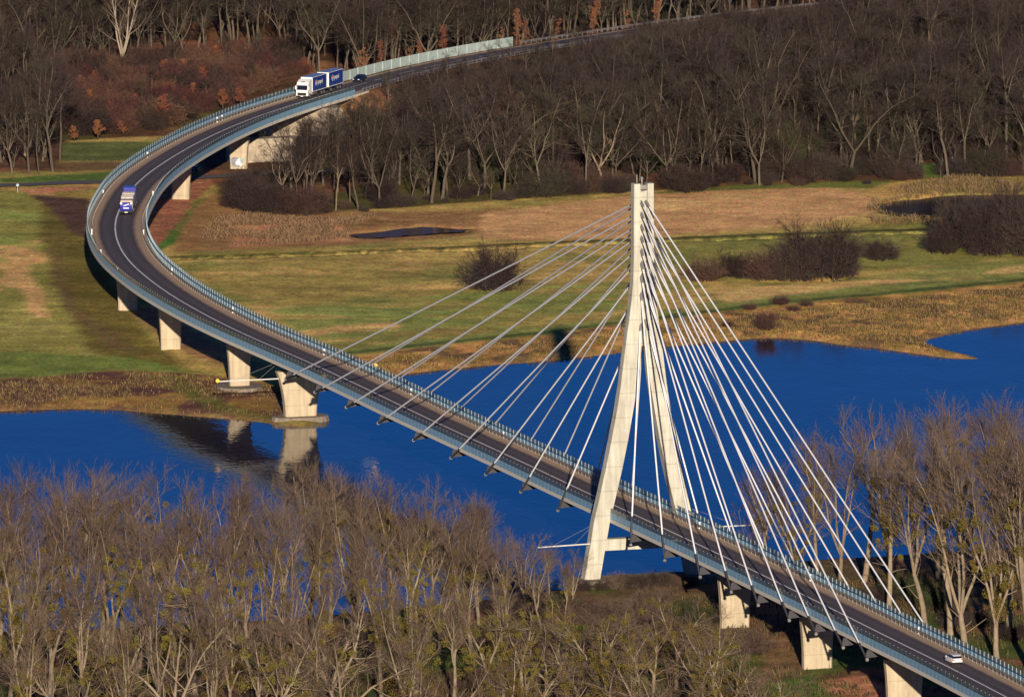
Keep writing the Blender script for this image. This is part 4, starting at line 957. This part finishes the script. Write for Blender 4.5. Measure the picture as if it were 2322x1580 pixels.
def row(label, spots, kind='poplar', alt=None, name='bare_tree', cat='tree', group=None, idxs=None):
    n = 0
    for i, (px, py, top) in enumerate(sorted(spots)):
        px += rs.uniform(-8, 8); py += rs.uniform(-5, 5); w = ground_px(px, py, 1.3)
        if not deck_clear(w[0], w[1]): continue
        sc = FOC / math.hypot(w[1], CAMZ - w[2]); H = max(4, (py - top) / (sc * math.cos(PITCH)))
        kd = kind if not alt or i % 2 == 0 else alt
        idx = (idxs[i % len(idxs)] if idxs else rs.randrange(8)) % {'oak': 6, 'mossy': 5, 'slim': 6}.get(kd, 8); mis = any(nm == 'mistletoe' for nm, _ in PROTO[(kd, idx)])
        plant(name, kd, idx, (w[0], w[1], w[2] - .1), H, label % ORD[n] if '%s' in label else label, cat, group, wide=rs.uniform(.82, 1.05) if kd == 'poplar' else 1.0, mats={'trunk': T['bark'], 'crown': T['twig']} if kd == 'oak' else None); n += 1
    return n
prof_top = lambda x, tab: np.interp(x, [a for a, _ in tab], [b for _, b in tab])
J = lambda a, b: rs.uniform(a, b)
tA = [(-60, 1075), (60, 1060), (200, 1050), (330, 1075), (480, 1070), (640, 1055), (760, 1060), (860, 1050), (960, 1090), (1050, 1100), (1130, 1180), (1240, 1215), (1320, 1235)]
row('bare poplar at the water edge of the near left bank, %s from the left', [(x, 1466 - x * .06 + J(-6, 6), prof_top(x, tA) + J(-8, 30)) for x in range(-40, 1130, 66)], idxs=[0, 4, 2, 1, 3, 5, 6, 7])
row('bare poplar between first and second rank at near left, %s from the left', [(x, 1500 - x * .055, prof_top(x, tA) + J(25, 80)) for x in range(0, 1120, 80)], idxs=[5, 2, 4, 7, 1, 6])
row('bare poplar in the second rank of the near left thicket, %s from the left', [(x, 1535 - x * .05, prof_top(x, tA) + J(70, 130)) for x in range(-20, 1180, 68)], idxs=[3, 0, 7, 2, 6, 1, 5])
row('bare forked poplar in the third rank of the near left thicket, %s from the left', [(x, 1620, prof_top(x, tA) + J(170, 240)) for x in range(20, 1240, 84)], idxs=[6, 0, 1, 3, 2, 5, 0], alt='mossy')
row('bare poplar rooted below the bottom picture edge, %s from the left', [(x, 1720, prof_top(x, tA) + J(260, 330)) for x in range(60, 1200, 105)], idxs=[1, 3, 0, 4], alt='mossy')
row('slender bare poplar on the bank left of the pylon foot, %s from the left', [(1130, 1400, 1190), (1185, 1385, 1200), (1250, 1372, 1225), (1300, 1376, 1240), (1090, 1420, 1150), (1155, 1440, 1215), (1225, 1430, 1250), (1275, 1420, 1275), (1050, 1430, 1120)], idxs=[2, 1, 5, 4])
row('mossy bare tree in front of the pylon footing, %s from the left', [(x, 1590 + J(-40, 40), 1348 + J(-12, 55) + max(0, x - 1560) * .75) for x in (1180, 1225, 1265, 1315, 1350, 1400, 1440, 1490, 1530, 1575, 1620, 1665, 1712)], kind='mossy', idxs=[0, 1, 2, 3, 0, 4, 2, 3])
row('mossy bare tree in the bottom thicket below the pylon, %s from the left', [(x, 1700 + J(-30, 30), 1440 + J(-20, 50)) for x in (1150, 1205, 1255, 1315, 1370, 1430, 1480, 1540, 1590, 1650, 1700, 1755)], kind='mossy', idxs=[2, 0, 3, 1, 2, 0, 4, 3])
row('young bare tree on the bank between pylon and deck, %s from the left', [(1415, 1331, 1265), (1450, 1330, 1275), (1500, 1326, 1262), (1545, 1322, 1258), (1590, 1318, 1265)], kind='slim', name='young_tree', idxs=[0, 3, 1])
tR = [(1700, 1120), (1780, 1030), (1850, 965), (1900, 940), (1960, 915), (2050, 935), (2120, 900), (2200, 905), (2260, 895), (2330, 915), (2400, 920)]
row('bare poplar by the water right of the cables, %s from the left', [(x, 1318 - (x - 1800) * .03 + J(-4, 6), prof_top(x, tR) + J(0, 30)) for x in (1700, 1745, 1800, 1850, 1900, 1955, 2015, 2070, 2130, 2190, 2250, 2320)], idxs=[1, 4, 0, 3, 2, 5, 7])
row('tall bare poplar behind the deck at the right edge, %s from the left', [(2020, 1395, 1030), (2095, 1420, 1000), (2192, 1470, 985), (2262, 1495, 1000), (2335, 1520, 990), (2150, 1440, 960), (2290, 1450, 960)], idxs=[3, 1, 6, 2, 0])
# birches and a dark bush in the bottom left thicket
for i, (px, py, tp, lb) in enumerate([(240, 1610, 1470, 'thin white stemmed birch with reddish twigs near the bottom left, left one'), (425, 1650, 1490, 'thin white stemmed birch with reddish twigs near the bottom left, right one')]):
    w = ground_px(px, py, 1.3); plant('birch_tree', 'birch', i, (w[0], w[1], w[2] - .1), (py - tp) / 14.5, lb, 'tree', 'birches in the bottom left thicket')
def bush(px, py, Hm, wide, label, kind='shrub', idx=None, mats=None, name='bush', cat='bush', group=None, z0=2.0):
    w = ground_px(px, py, z0); return plant(name, kind, rs.randrange(4) if idx is None else idx, (w[0], w[1], w[2] - .1), Hm, label, cat, group, wide, mats=mats)
GR = {'crown': T['green']}; RD = {'crown': T['twigred']}; RB = {'crown': T['rustbrush']}; TD = {'crown': T['twigdark'], 'stems': T['barkdark']}
for n, px in enumerate(range(30, 1250, 72)):
    bush(px + J(-15, 15), 1500 + J(0, 140), J(2.0, 4.2), 1.2, 'low brush under the near left poplars, %s from the left' % ORD[n], mats=rs.choice([None, RD, TD, GR]), group='brush under the near poplars')
for n, px in enumerate(range(1190, 1740, 26)):
    if px > 1590 and n % 3 != 1: continue
    bush(px, (1420, 1480, 1400)[n % 3] + J(-15, 25), J(3.2, 5.2), 1.5, 'tangled brush in front of the pylon footing, %s from the left' % ORD[n], mats=rs.choice([TD, {'crown': T['twig']}, RD, {'crown': T['twig']}, GR]), group='brush in front of the pylon')
for n, px in enumerate((1870, 1930, 1990, 2050, 2110, 2170, 2230, 2290)):
    bush(px, 1330 + (px - 1870) * .25 + J(-20, 30), J(2.5, 4.5), 1.25, 'dark brush under the right poplars behind the deck, %s from the left' % ORD[n], mats=rs.choice([None, TD, GR]), group='brush under the right poplars')
bush(545, 1690, 9, 1.0, 'dense dark rounded bush at the bottom among the near poplars', idx=1)

for n, e_ in enumerate((-11.5, -9.2, -6.8, -4.5, -1.5, 1.2, 3.8, 6.4)):
    c_ = PL(e_ + rs.uniform(-.6, .6), 4.9 + rs.uniform(0, 1.2), 0); plant('bush', 'shrub', n % 4, (c_[0], c_[1], gz(c_[0], c_[1]) - .1), rs.uniform(1.8, 3.4), 'low twiggy bush against the pylon footing, %s from the left' % ORD[n], 'bush', 'bushes against the pylon footing', .95, mats=rs.choice([TD, {'crown': T['twig']}]))
# meadow bushes
bush(1125, 658, 9.4, .85, 'round dark bush standing alone in the meadow left of the pylon', idx=0)
bush(1858, 632, 12.6, .85, 'largest dark rounded bush in the meadow right of the pylon', idx=1, name='large_bush'); bush(1738, 634, 6.8, .95, 'reddish dark bush leaning on the left of the largest meadow bush', idx=2, mats=RD)
bush(1800, 636, 9.0, .75, 'dark bush joined between the reddish and the largest meadow bush', idx=3); bush(1908, 626, 9.0, .65, 'dark bush on the right flank of the largest meadow bush', idx=0)
bush(1997, 588, 4.6, 1.2, 'small lone round bush right of the largest meadow bush', idx=2); bush(1598, 636, 5.0, 1.1, 'low reddish bush behind the right cables', idx=3, mats=RD); bush(1670, 628, 5.6, .95, 'grey twiggy bush just left of the reddish meadow bush', idx=1, mats=TD)
bush(1735, 748, 4.0, .8, 'small reddish brown bush on the river bank right of the cables', idx=0, mats=RD)
for n, (px, py, Hm, wd) in enumerate([(2135, 574, 6.5, .85), (2180, 560, 11.5, .65), (2240, 578, 11.0, .75), (2288, 560, 14.0, .65), (2335, 578, 12.0, .75)]):
    bush(px, py, Hm, wd, 'dark bush in the clump by the right pond, %s from the left' % ORD[n], group='bushes by the right pond')
for n, (px, py, tp) in enumerate([(2205, 560, 440), (2290, 545, 430)]):
    w = ground_px(px, py); plant('bare_tree', 'oak', n + 1, (w[0], w[1], w[2] - .1), (py - tp) / 11.2, 'bare pale stemmed tree in the clump by the right pond, %s one' % ('left', 'right')[n], 'tree', 'trees by the right pond')
for n, (px, py) in enumerate([(1700, 762 - 60), (1770, 690), (1800, 706), (1830, 694), (1650, 742)]):
    bush(px, py, J(1.3, 2.0), 1.3, 'low brown scrub on the rough bank right of the pylon, %s from the left' % ORD[n], mats=RD, group='scrub on the right bank')

# left bend: tall trees at the wood edge
for px, py, H, idx, lb in [(122, 390, 27, 2, 'tall pale forked tree at the left wood edge above the lane'), (137, 366, 26, 5, 'straight tall tree just behind the forked one at the left wood edge'), (66, 395, 22, 1, 'leaning tall bare tree second from the left picture edge'), (28, 392, 20, 3, 'bare tree at the left picture edge beside the lane'), (90, 398, 16, 4, 'thin bare tree between the leaning tree and the pale forked tree')]:
    w = ground_px(px, py, 2.5); plant('bare_tree', 'slim' if idx in (5, 4) else 'oak', idx, (w[0], w[1], w[2] - .1), H, lb, 'tree', None, .8)
w = ground_px(272, 176, 2.5); plant('poplar_tree', 'poplar', 2, (w[0], w[1], w[2] - .1), 27, 'big pale forked poplar rising alone above the rusty brush', 'tree', None, 1.0, mats={'trunk': T['barkpale'], 'crown': T['twigdark']})
w = ground_px(372, 292, 2.5); plant('beech_tree', 'beech', 0, (w[0], w[1], w[2]), 8.4, 'bright rust leaved young beech beside the bend', 'tree', None, .95)

# ---- woods
def scatter(poly, dens, zg=2.6, mind=3.0, seed=1):
    P = poly_world(poly, zg); r = random.Random(seed); x0, y0 = P.min(0); x1, y1 = P.max(0); out = []; grid = {}
    n = int((x1 - x0) * (y1 - y0) * dens)
    for _ in range(n):
        x, y = r.uniform(x0, x1), r.uniform(y0, y1)
        if not inside(P, np.array([x]), np.array([y]))[0]: continue
        c = (int(x // mind), int(y // mind))
        if any((x - a) ** 2 + (y - b) ** 2 < mind * mind for i in (-1, 0, 1) for j in (-1, 0, 1) for a, b in grid.get((c[0] + i, c[1] + j), ())): continue
        grid.setdefault(c, []).append((x, y)); out.append((x, y))
    return out
road_y = lambda px: np.interp(px, [600, 700, 790, 841, 944, 1048, 1165, 1400, 1520, 1740, 2000, 2400], [262, 240, 206, 196, 172, 150, 128, 94, 76, 46, 18, -20])
RIGHT = [(640, 478), (700, 482), (800, 470), (1000, 455), (1200, 440), (1500, 424), (1750, 414), (1950, 402), (2130, 400), (2322, 385), (2500, 375), (2500, 60), (2322, 85), (2000, 112), (1740, 140), (1400, 186), (1165, 228), (950, 280), (850, 320), (800, 345), (720, 372), (660, 420)]
LBRUSH = [(135, 312), (355, 304), (430, 276), (560, 222), (660, 190), (700, 150), (640, 128), (400, 140), (130, 150)]
BACK = [(-200, 172), (140, 165), (400, 140), (640, 128), (700, 170), (840, 205), (1165, 150), (1400, 110), (1740, 66), (2100, 34), (2450, 12), (2450, -30), (-200, -30)]
LEDGE = [(-120, 392), (20, 392), (110, 378), (138, 330), (135, 170), (-120, 175)]
cand = []     # (kind, idx, x, y, H, wood)
for x, y in scatter(RIGHT, .06, 2.6, 4.0, 3):
    px, py = projn(x, y, 2.6); Hm = (py - road_y(px) - np.interp(px, [1150, 1250, 1400, 1600], [16, 4, -12, -40])) / 10.9; H = min(rs.choice((rs.uniform(9, 15), rs.uniform(14, 21), rs.uniform(19, 25))), Hm if px < 1900 else 99)
    if py < 470 - (px - 640) * .04 - 60 and H < 5: H = max(H, 3.5)
    if H < 3.2 or not deck_clear(x, y, 14): continue
    edge = py > road_y(px) + 240 and py > 372
    if edge and rs.random() < .55: H = min(H, rs.uniform(6, 12))
    cand.append(('oak' if rs.random() < .62 else 'slim', rs.randrange(6), x, y, H, 'right'))
for x, y in scatter(BACK, .05, 2.6, 4.0, 4):
    px, py = projn(x, y, 2.6)
    if not deck_clear(x, y, 15) or (near_s(x, y)[0] > S_AB - 10 and abs(near_s(x, y)[1]) < 14): continue
    cand.append(('slim' if rs.random() < .7 else 'oak', rs.randrange(6), x, y, rs.uniform(15, 22), 'back'))
for x, y in scatter(LEDGE, .05, 2.6, 4.0, 5): cand.append(('oak' if rs.random() < .5 else 'slim', rs.randrange(6), x, y, rs.uniform(8, 17), 'left'))
for x, y in scatter(LBRUSH, .012, 2.6, 7.0, 6): cand.append(('slim', rs.randrange(6), x, y, rs.uniform(5, 9), 'brush'))
cand.sort(key=lambda c: c[3])
WL = {'right': ('bare tree in the crowded brown wood between meadow and far road', 'trees of the wood right of the bend'), 'back': ('slender bare tree in the tall wood behind the bend and far road', 'trees of the wood behind the road'),
      'left': ('bare tree in the shady wood edge at the left picture border', 'trees of the left wood edge'), 'brush': ('short bare tree sticking out of the rusty brush beside the bend', 'short trees in the rusty brush')}
ind, rest = [], []
cap = {'right': 88, 'back': 34, 'left': 14, 'brush': 14}; got = dict.fromkeys(cap, 0)
for c in cand:
    if got[c[5]] < cap[c[5]]: ind.append(c); got[c[5]] += 1
    else: rest.append(c)
print('wood trees', len(ind), len(rest), got)
for kind, idx, x, y, H, wd in ind:
    o = plant('bare_tree', kind, idx, (x, y, gz(x, y) - .1), H, WL[wd][0], 'tree', WL[wd][1], rs.uniform(.75, 1.25), mats={'crown': T['twigred']} if (wd == 'brush' or rs.random() < .12) else ({'trunk': T['bark']} if rs.random() < .07 else None)); o.rotation_euler = (rs.gauss(0, .06), rs.gauss(0, .07), o.rotation_euler[2])
# undergrowth shrubs, individually
SHR = []
for x, y in scatter(LBRUSH, .05, 2.6, 5.2, 8): SHR.append((x, y, rs.uniform(3.6, 6.2), 'reddish brown shrub in the dense brush slope beside the bend', 'shrubs of the rusty brush', rs.choice([RB, RB, RD, TD])))
FR = [(450, 420), (520, 395), (620, 390), (660, 420), (640, 486), (560, 482), (480, 452)]
for x, y in scatter(FR, .06, 2.4, 4.4, 9): SHR.append((x, y, rs.uniform(4.2, 6.2), 'dark purplish shrub in the dense thicket inside the bend', 'shrubs of the thicket inside the bend', None))
EDGE = [(640, 488), (800, 478), (1200, 448), (1700, 420), (2100, 408), (2330, 398), (2330, 380), (2100, 388), (1700, 400), (1200, 425), (800, 455), (650, 462)]
for x, y in scatter(EDGE, .06, 2.4, 4.2, 10): SHR.append((x, y, rs.choice((rs.uniform(1.2, 2.6), rs.uniform(2.5, 5), rs.uniform(4, 7.5))), 'dark shrub along the wood edge above the meadow', 'shrubs along the wood edge', rs.choice([None, TD, {'crown': T['twigolive']}, {'crown': T['twigmauve']}, RD])))
INN = [(700, 420), (1200, 400), (1900, 375), (2330, 350), (2330, 250), (1700, 270), (1200, 300), (860, 350), (740, 385)]
for x, y in scatter(INN, .03, 2.6, 5.0, 12): SHR.append((x, y, rs.uniform(3.5, 8.0), 'dark undergrowth shrub between the trunks of the right wood', 'undergrowth shrubs of the right wood', rs.choice([None, TD, GR])))
for s_ in range(int(S_AB) + 14, int(S_END) - 20, 3):
    for e_ in (rs.uniform(8.5, 11), rs.uniform(12, 17)):
        x, y, _ = on(s_ + rs.uniform(-1, 1), e_); px_ = float(projn(*on(s_, 0))[0]); SHR.append((x, y, rs.uniform(2.2, 3.6) * (1 if e_ < 11.5 else 1.5) * float(np.interp(px_, [1250, 1420], [1, 1.75])), 'low dark shrub on the near embankment slope of the far road', 'shrubs on the road embankment', rs.choice([None, TD, RD])))
SHR = [q for q in SHR if deck_clear(q[0], q[1], 9.5) or near_s(q[0], q[1])[0] > S_AB]
SHR_E = [q for q in SHR if 'embankment' in q[3] or 'undergrowth' in q[3]]; SHR = [q for q in SHR if q not in SHR_E]; SHR_E.sort(key=lambda q: q[1]); SHR += SHR_E[:max(0, 270 - len(SHR))]; SHR_R = SHR_E[max(0, 270 - len(SHR) + len(SHR_E[:max(0, 270 - len(SHR))])):]
SHR_R = [q for q in SHR_E if q not in SHR]; rest += [('shrub', rs.randrange(4), q[0], q[1], q[2], 'under') for q in SHR_R]
print('shrubs', len(SHR), len(SHR_R))
for x, y, H, lb, gp, mm in SHR: plant('shrub', 'shrub', rs.randrange(4), (x, y, gz(x, y) - .1), H, lb, 'shrub', gp, rs.uniform(.9, 1.3), mats=mm)
# rust leaved young beeches
for n, (px, py, H) in enumerate([(190, 198, 3.2), (215, 185, 3.0), (365, 165, 3.4), (415, 160, 3), (460, 178, 3.2), (355, 190, 3.0), (480, 128, 3.0), (205, 225, 2.6), (390, 210, 2.8), (440, 215, 3), (150, 280, 3.2), (222, 300, 3.0), (170, 305, 2.4), (505, 232, 3.2), (545, 222, 3.0), (690, 150, 2.4), (610, 135, 2.2), (250, 250, 2.4), (300, 230, 2.2), (330, 265, 2.2), (280, 290, 2.2), (420, 235, 2.2), (160, 240, 2.6)]):
    w = ground_px(px, py + 20, 2.6); plant('beech_tree', 'beech', n % 2, (w[0], w[1], w[2] + .8), H * 1.35, 'rust leaved young beech half buried in the brush beside the bend', 'tree', 'rust leaved beeches in the brush', 1.3)
for n, (px, H, e_) in enumerate([(808, 10, -13), (822, 7, -12), (865, 10.5, -15), (925, 8, -14), (958, 9, -16), (1000, 12, -16), (1130, 8, -13), (1180, 12, -14), (1195, 8, -12), (1255, 9, -15), (1337, 14, -17), (1350, 10, -15), (1430, 10, -18), (1480, 12, -18)]):
    s_ = s_px(px, e_, S_AB); x, y, _ = on(s_, e_); plant('beech_tree', 'sapling', n % 3, (x, y, gz(x, y) - .2), H, 'slim rust leaved beech behind the far road, %s in line' % ORD[n], 'tree', 'slim rust leaved beeches behind the road', 1.15)

# the remaining wood as one mass
if rest:
    me = bpy.data.meshes.new('woodland'); me.from_pydata([(x, y, gz(x, y) - .1) for _, _, x, y, _, _ in rest], [], [])
    kinds = [('oak', i) for i in range(6)] + [('slim', i) for i in range(6)] + [('shrub', i) for i in range(4)]
    a = me.attributes.new('kind_id', 'INT', 'POINT'); a.data.foreach_set('value', [kinds.index((k, i)) for k, i, *_ in rest])
    a = me.attributes.new('turn', 'FLOAT', 'POINT'); a.data.foreach_set('value', [rs.uniform(0, 6.28) for _ in rest])
    a = me.attributes.new('size', 'FLOAT', 'POINT'); a.data.foreach_set('value', [H / BASEH[k_] for k_, _, _, _, H, _ in rest])
    wood = link(bpy.data.objects.new('woodland', me)); tag(wood, 'far mass of bare brown woodland filling the background', 'woodland', kind='stuff')
    ng = bpy.data.node_groups.new('woodland_spread', 'GeometryNodeTree'); ng.interface.new_socket('Geometry', in_out='INPUT', socket_type='NodeSocketGeometry'); ng.interface.new_socket('Geometry', in_out='OUTPUT', socket_type='NodeSocketGeometry')
    gi = ng.nodes.new('NodeGroupInput'); go = ng.nodes.new('NodeGroupOutput'); jn = ng.nodes.new('GeometryNodeJoinGeometry'); L_ = ng.links.new
    def named(nm, ty):
        q = ng.nodes.new('GeometryNodeInputNamedAttribute'); q.data_type = ty; q.inputs['Name'].default_value = nm; return [x for x in q.outputs if x.enabled and x.name == 'Attribute'][0]
    kid, tr_, sz = named('kind_id', 'INT'), named('turn', 'FLOAT'), named('size', 'FLOAT')
    cx = ng.nodes.new('ShaderNodeCombineXYZ'); L_(tr_, cx.inputs['Z'])
    src = {}
    for o in bpy.data.objects:
        if o.type == 'MESH' and o.parent and o.parent.name.startswith(('bare_tree', 'shrub', 'bush')):
            for kk in kinds:
                for nm, pm in PROTO[kk]:
                    if o.data == pm and (kk, nm) not in src and o.material_slots[0].link == 'DATA': src[(kk, nm)] = o
    for i, kk in enumerate(kinds):
        cmp_ = ng.nodes.new('FunctionNodeCompare'); cmp_.data_type = 'INT'; cmp_.operation = 'EQUAL'
        ins = [x for x in cmp_.inputs if x.enabled]; L_(kid, ins[0]); ins[1].default_value = i
        for nm in ('trunk', 'stems', 'crown'):
            if (kk, nm) not in src: continue
            oi = ng.nodes.new('GeometryNodeObjectInfo'); oi.transform_space = 'ORIGINAL'; oi.inputs['Object'].default_value = src[(kk, nm)]; oi.inputs['As Instance'].default_value = True
            ip = ng.nodes.new('GeometryNodeInstanceOnPoints'); L_(gi.outputs[0], ip.inputs['Points']); L_(cmp_.outputs[0], ip.inputs['Selection']); L_(oi.outputs['Geometry'], ip.inputs['Instance'])
            L_(cx.outputs[0], ip.inputs['Rotation']); L_(sz, ip.inputs['Scale']); L_(ip.outputs[0], jn.inputs[0])
    L_(jn.outputs[0], go.inputs[0]); md = wood.modifiers.new('spread', 'NODES'); md.node_group = ng

# ------------------------------------------------------------------ rough grass, reeds and weeds
def tufts(name, poly, dens, h, w, cols, label, seed, zg=1.6, per=3):
    r = np.random.default_rng(seed); P = poly_world(poly, zg); lo, hi = P.min(0), P.max(0); n = int((hi[0] - lo[0]) * (hi[1] - lo[1]) * dens)
    x = r.uniform(lo[0], hi[0], n); y = r.uniform(lo[1], hi[1], n); k = inside(P, x, y); x, y = x[k], y[k]
    keep = fbm(x * .12 + seed, y * .10, 3) + r.normal(0, .08, len(x)) > .42; x, y = x[keep], y[keep]; z = ground_h(x, y); k = z > .22; x, y, z = x[k], y[k], z[k]
    x, y, z = (np.repeat(a, per) for a in (x, y, z)); n = len(x); x = x + r.normal(0, .25, n); y = y + r.normal(0, .25, n)
    hh = h * r.uniform(.5, 1.3, n); a = r.uniform(0, math.pi, n); ww = w * r.uniform(.5, 1.4, n); lx, ly = r.normal(0, .25, n) * hh, r.normal(0, .25, n) * hh
    V_ = np.stack([np.stack([x - np.cos(a) * ww, y - np.sin(a) * ww, z - .1], 1), np.stack([x + np.cos(a) * ww, y + np.sin(a) * ww, z - .1], 1), np.stack([x + lx + np.cos(a) * ww * .4, y + ly + np.sin(a) * ww * .4, z + hh], 1), np.stack([x + lx - np.cos(a) * ww * .3, y + ly - np.sin(a) * ww * .3, z + hh * .8], 1)], 1).reshape(-1, 3)
    me = bpy.data.meshes.new(name); me.vertices.add(4 * n); me.vertices.foreach_set('co', V_.astype(np.float32).ravel()); me.loops.add(4 * n); me.loops.foreach_set('vertex_index', np.arange(4 * n, dtype=np.int32)); me.polygons.add(n)
    me.polygons.foreach_set('loop_start', np.arange(n, dtype=np.int32) * 4); me.polygons.foreach_set('loop_total', np.full(n, 4, np.int32)); me.polygons.foreach_set('material_index', r.integers(0, len(cols), n).astype(np.int32))
    for c in cols: me.materials.append(c)
    me.update(calc_edges=True); o = link(bpy.data.objects.new(name, me)); tag(o, label, name.replace('_', ' '), kind='stuff'); return o
G = {k: mat(k, tuple(v * .72 for v in c), .95, .3, .4, spec=.1) for k, c in {'straw_blades': (.27, .175, .075), 'olive_blades': (.16, .135, .045), 'brown_weeds': (.10, .062, .042), 'reed_stalks': (.30, .185, .115), 'grass_blades': (.09, .105, .03)}.items()}
tufts('rough_grass', [(745, 822), (800, 812), (1300, 760), (1640, 716), (2000, 682), (2340, 650), (2340, 738), (2100, 776), (2180, 805), (1990, 790), (1840, 770), (1700, 766), (1500, 784), (1200, 818), (900, 846)], 2.2, .45, .07, [G['straw_blades'], G['olive_blades'], G['straw_blades'], G['brown_weeds']], 'rough straw and olive grass along the far river bank', 21, 1.0)
tufts('bank_weeds', [(-60, 868), (60, 862), (260, 842), (420, 850), (640, 878), (620, 940), (480, 930), (300, 924), (-60, 925)], 2.2, .5, .07, [G['brown_weeds'], G['straw_blades'], G['brown_weeds'], G['olive_blades']], 'reddish brown weeds on the left river bank by the piers', 22, 1.0)
tufts('reeds', [(500, 484), (640, 494), (760, 498), (860, 488), (800, 515), (785, 540), (640, 556), (520, 558), (440, 562), (470, 520)], 6.5, .8, .022, [G['reed_stalks'], G['straw_blades'], G['reed_stalks'], G['brown_weeds']], 'pale dry reeds around the small pond inside the bend', 23, 2.0)
tufts('pond_reeds', [(1960, 480), (1990, 440), (2060, 420), (2180, 400), (2330, 420), (2330, 434), (2120, 446), (2030, 456), (1995, 470), (2010, 482), (2120, 492), (2150, 505), (1980, 505)], 4.5, .9, .025, [G['reed_stalks'], G['straw_blades'], G['olive_blades']], 'straw coloured reeds around the right pond below the wood', 24, 2.0)
tufts('meadow_stubble', [(1100, 485), (1300, 462), (1500, 432), (1800, 424), (1990, 440), (1970, 485), (1850, 500), (1480, 534), (1200, 540)], 1.4, .2, .04, [G['reed_stalks'], G['straw_blades']], 'tawny dry stubble in the field behind the pylon', 25, 2.0)
tufts('near_grass', [(-60, 1450), (700, 1425), (1240, 1380), (1700, 1330), (1840, 1300), (2340, 1270), (2340, 1560), (2000, 1560), (1500, 1680), (-60, 1720)], 1.0, .7, .06, [G['brown_weeds'], G['grass_blades'], G['olive_blades'], G['brown_weeds']], 'weedy brown and green grass on the near river bank', 26, 1.5)
print('objects', len(bpy.data.objects))
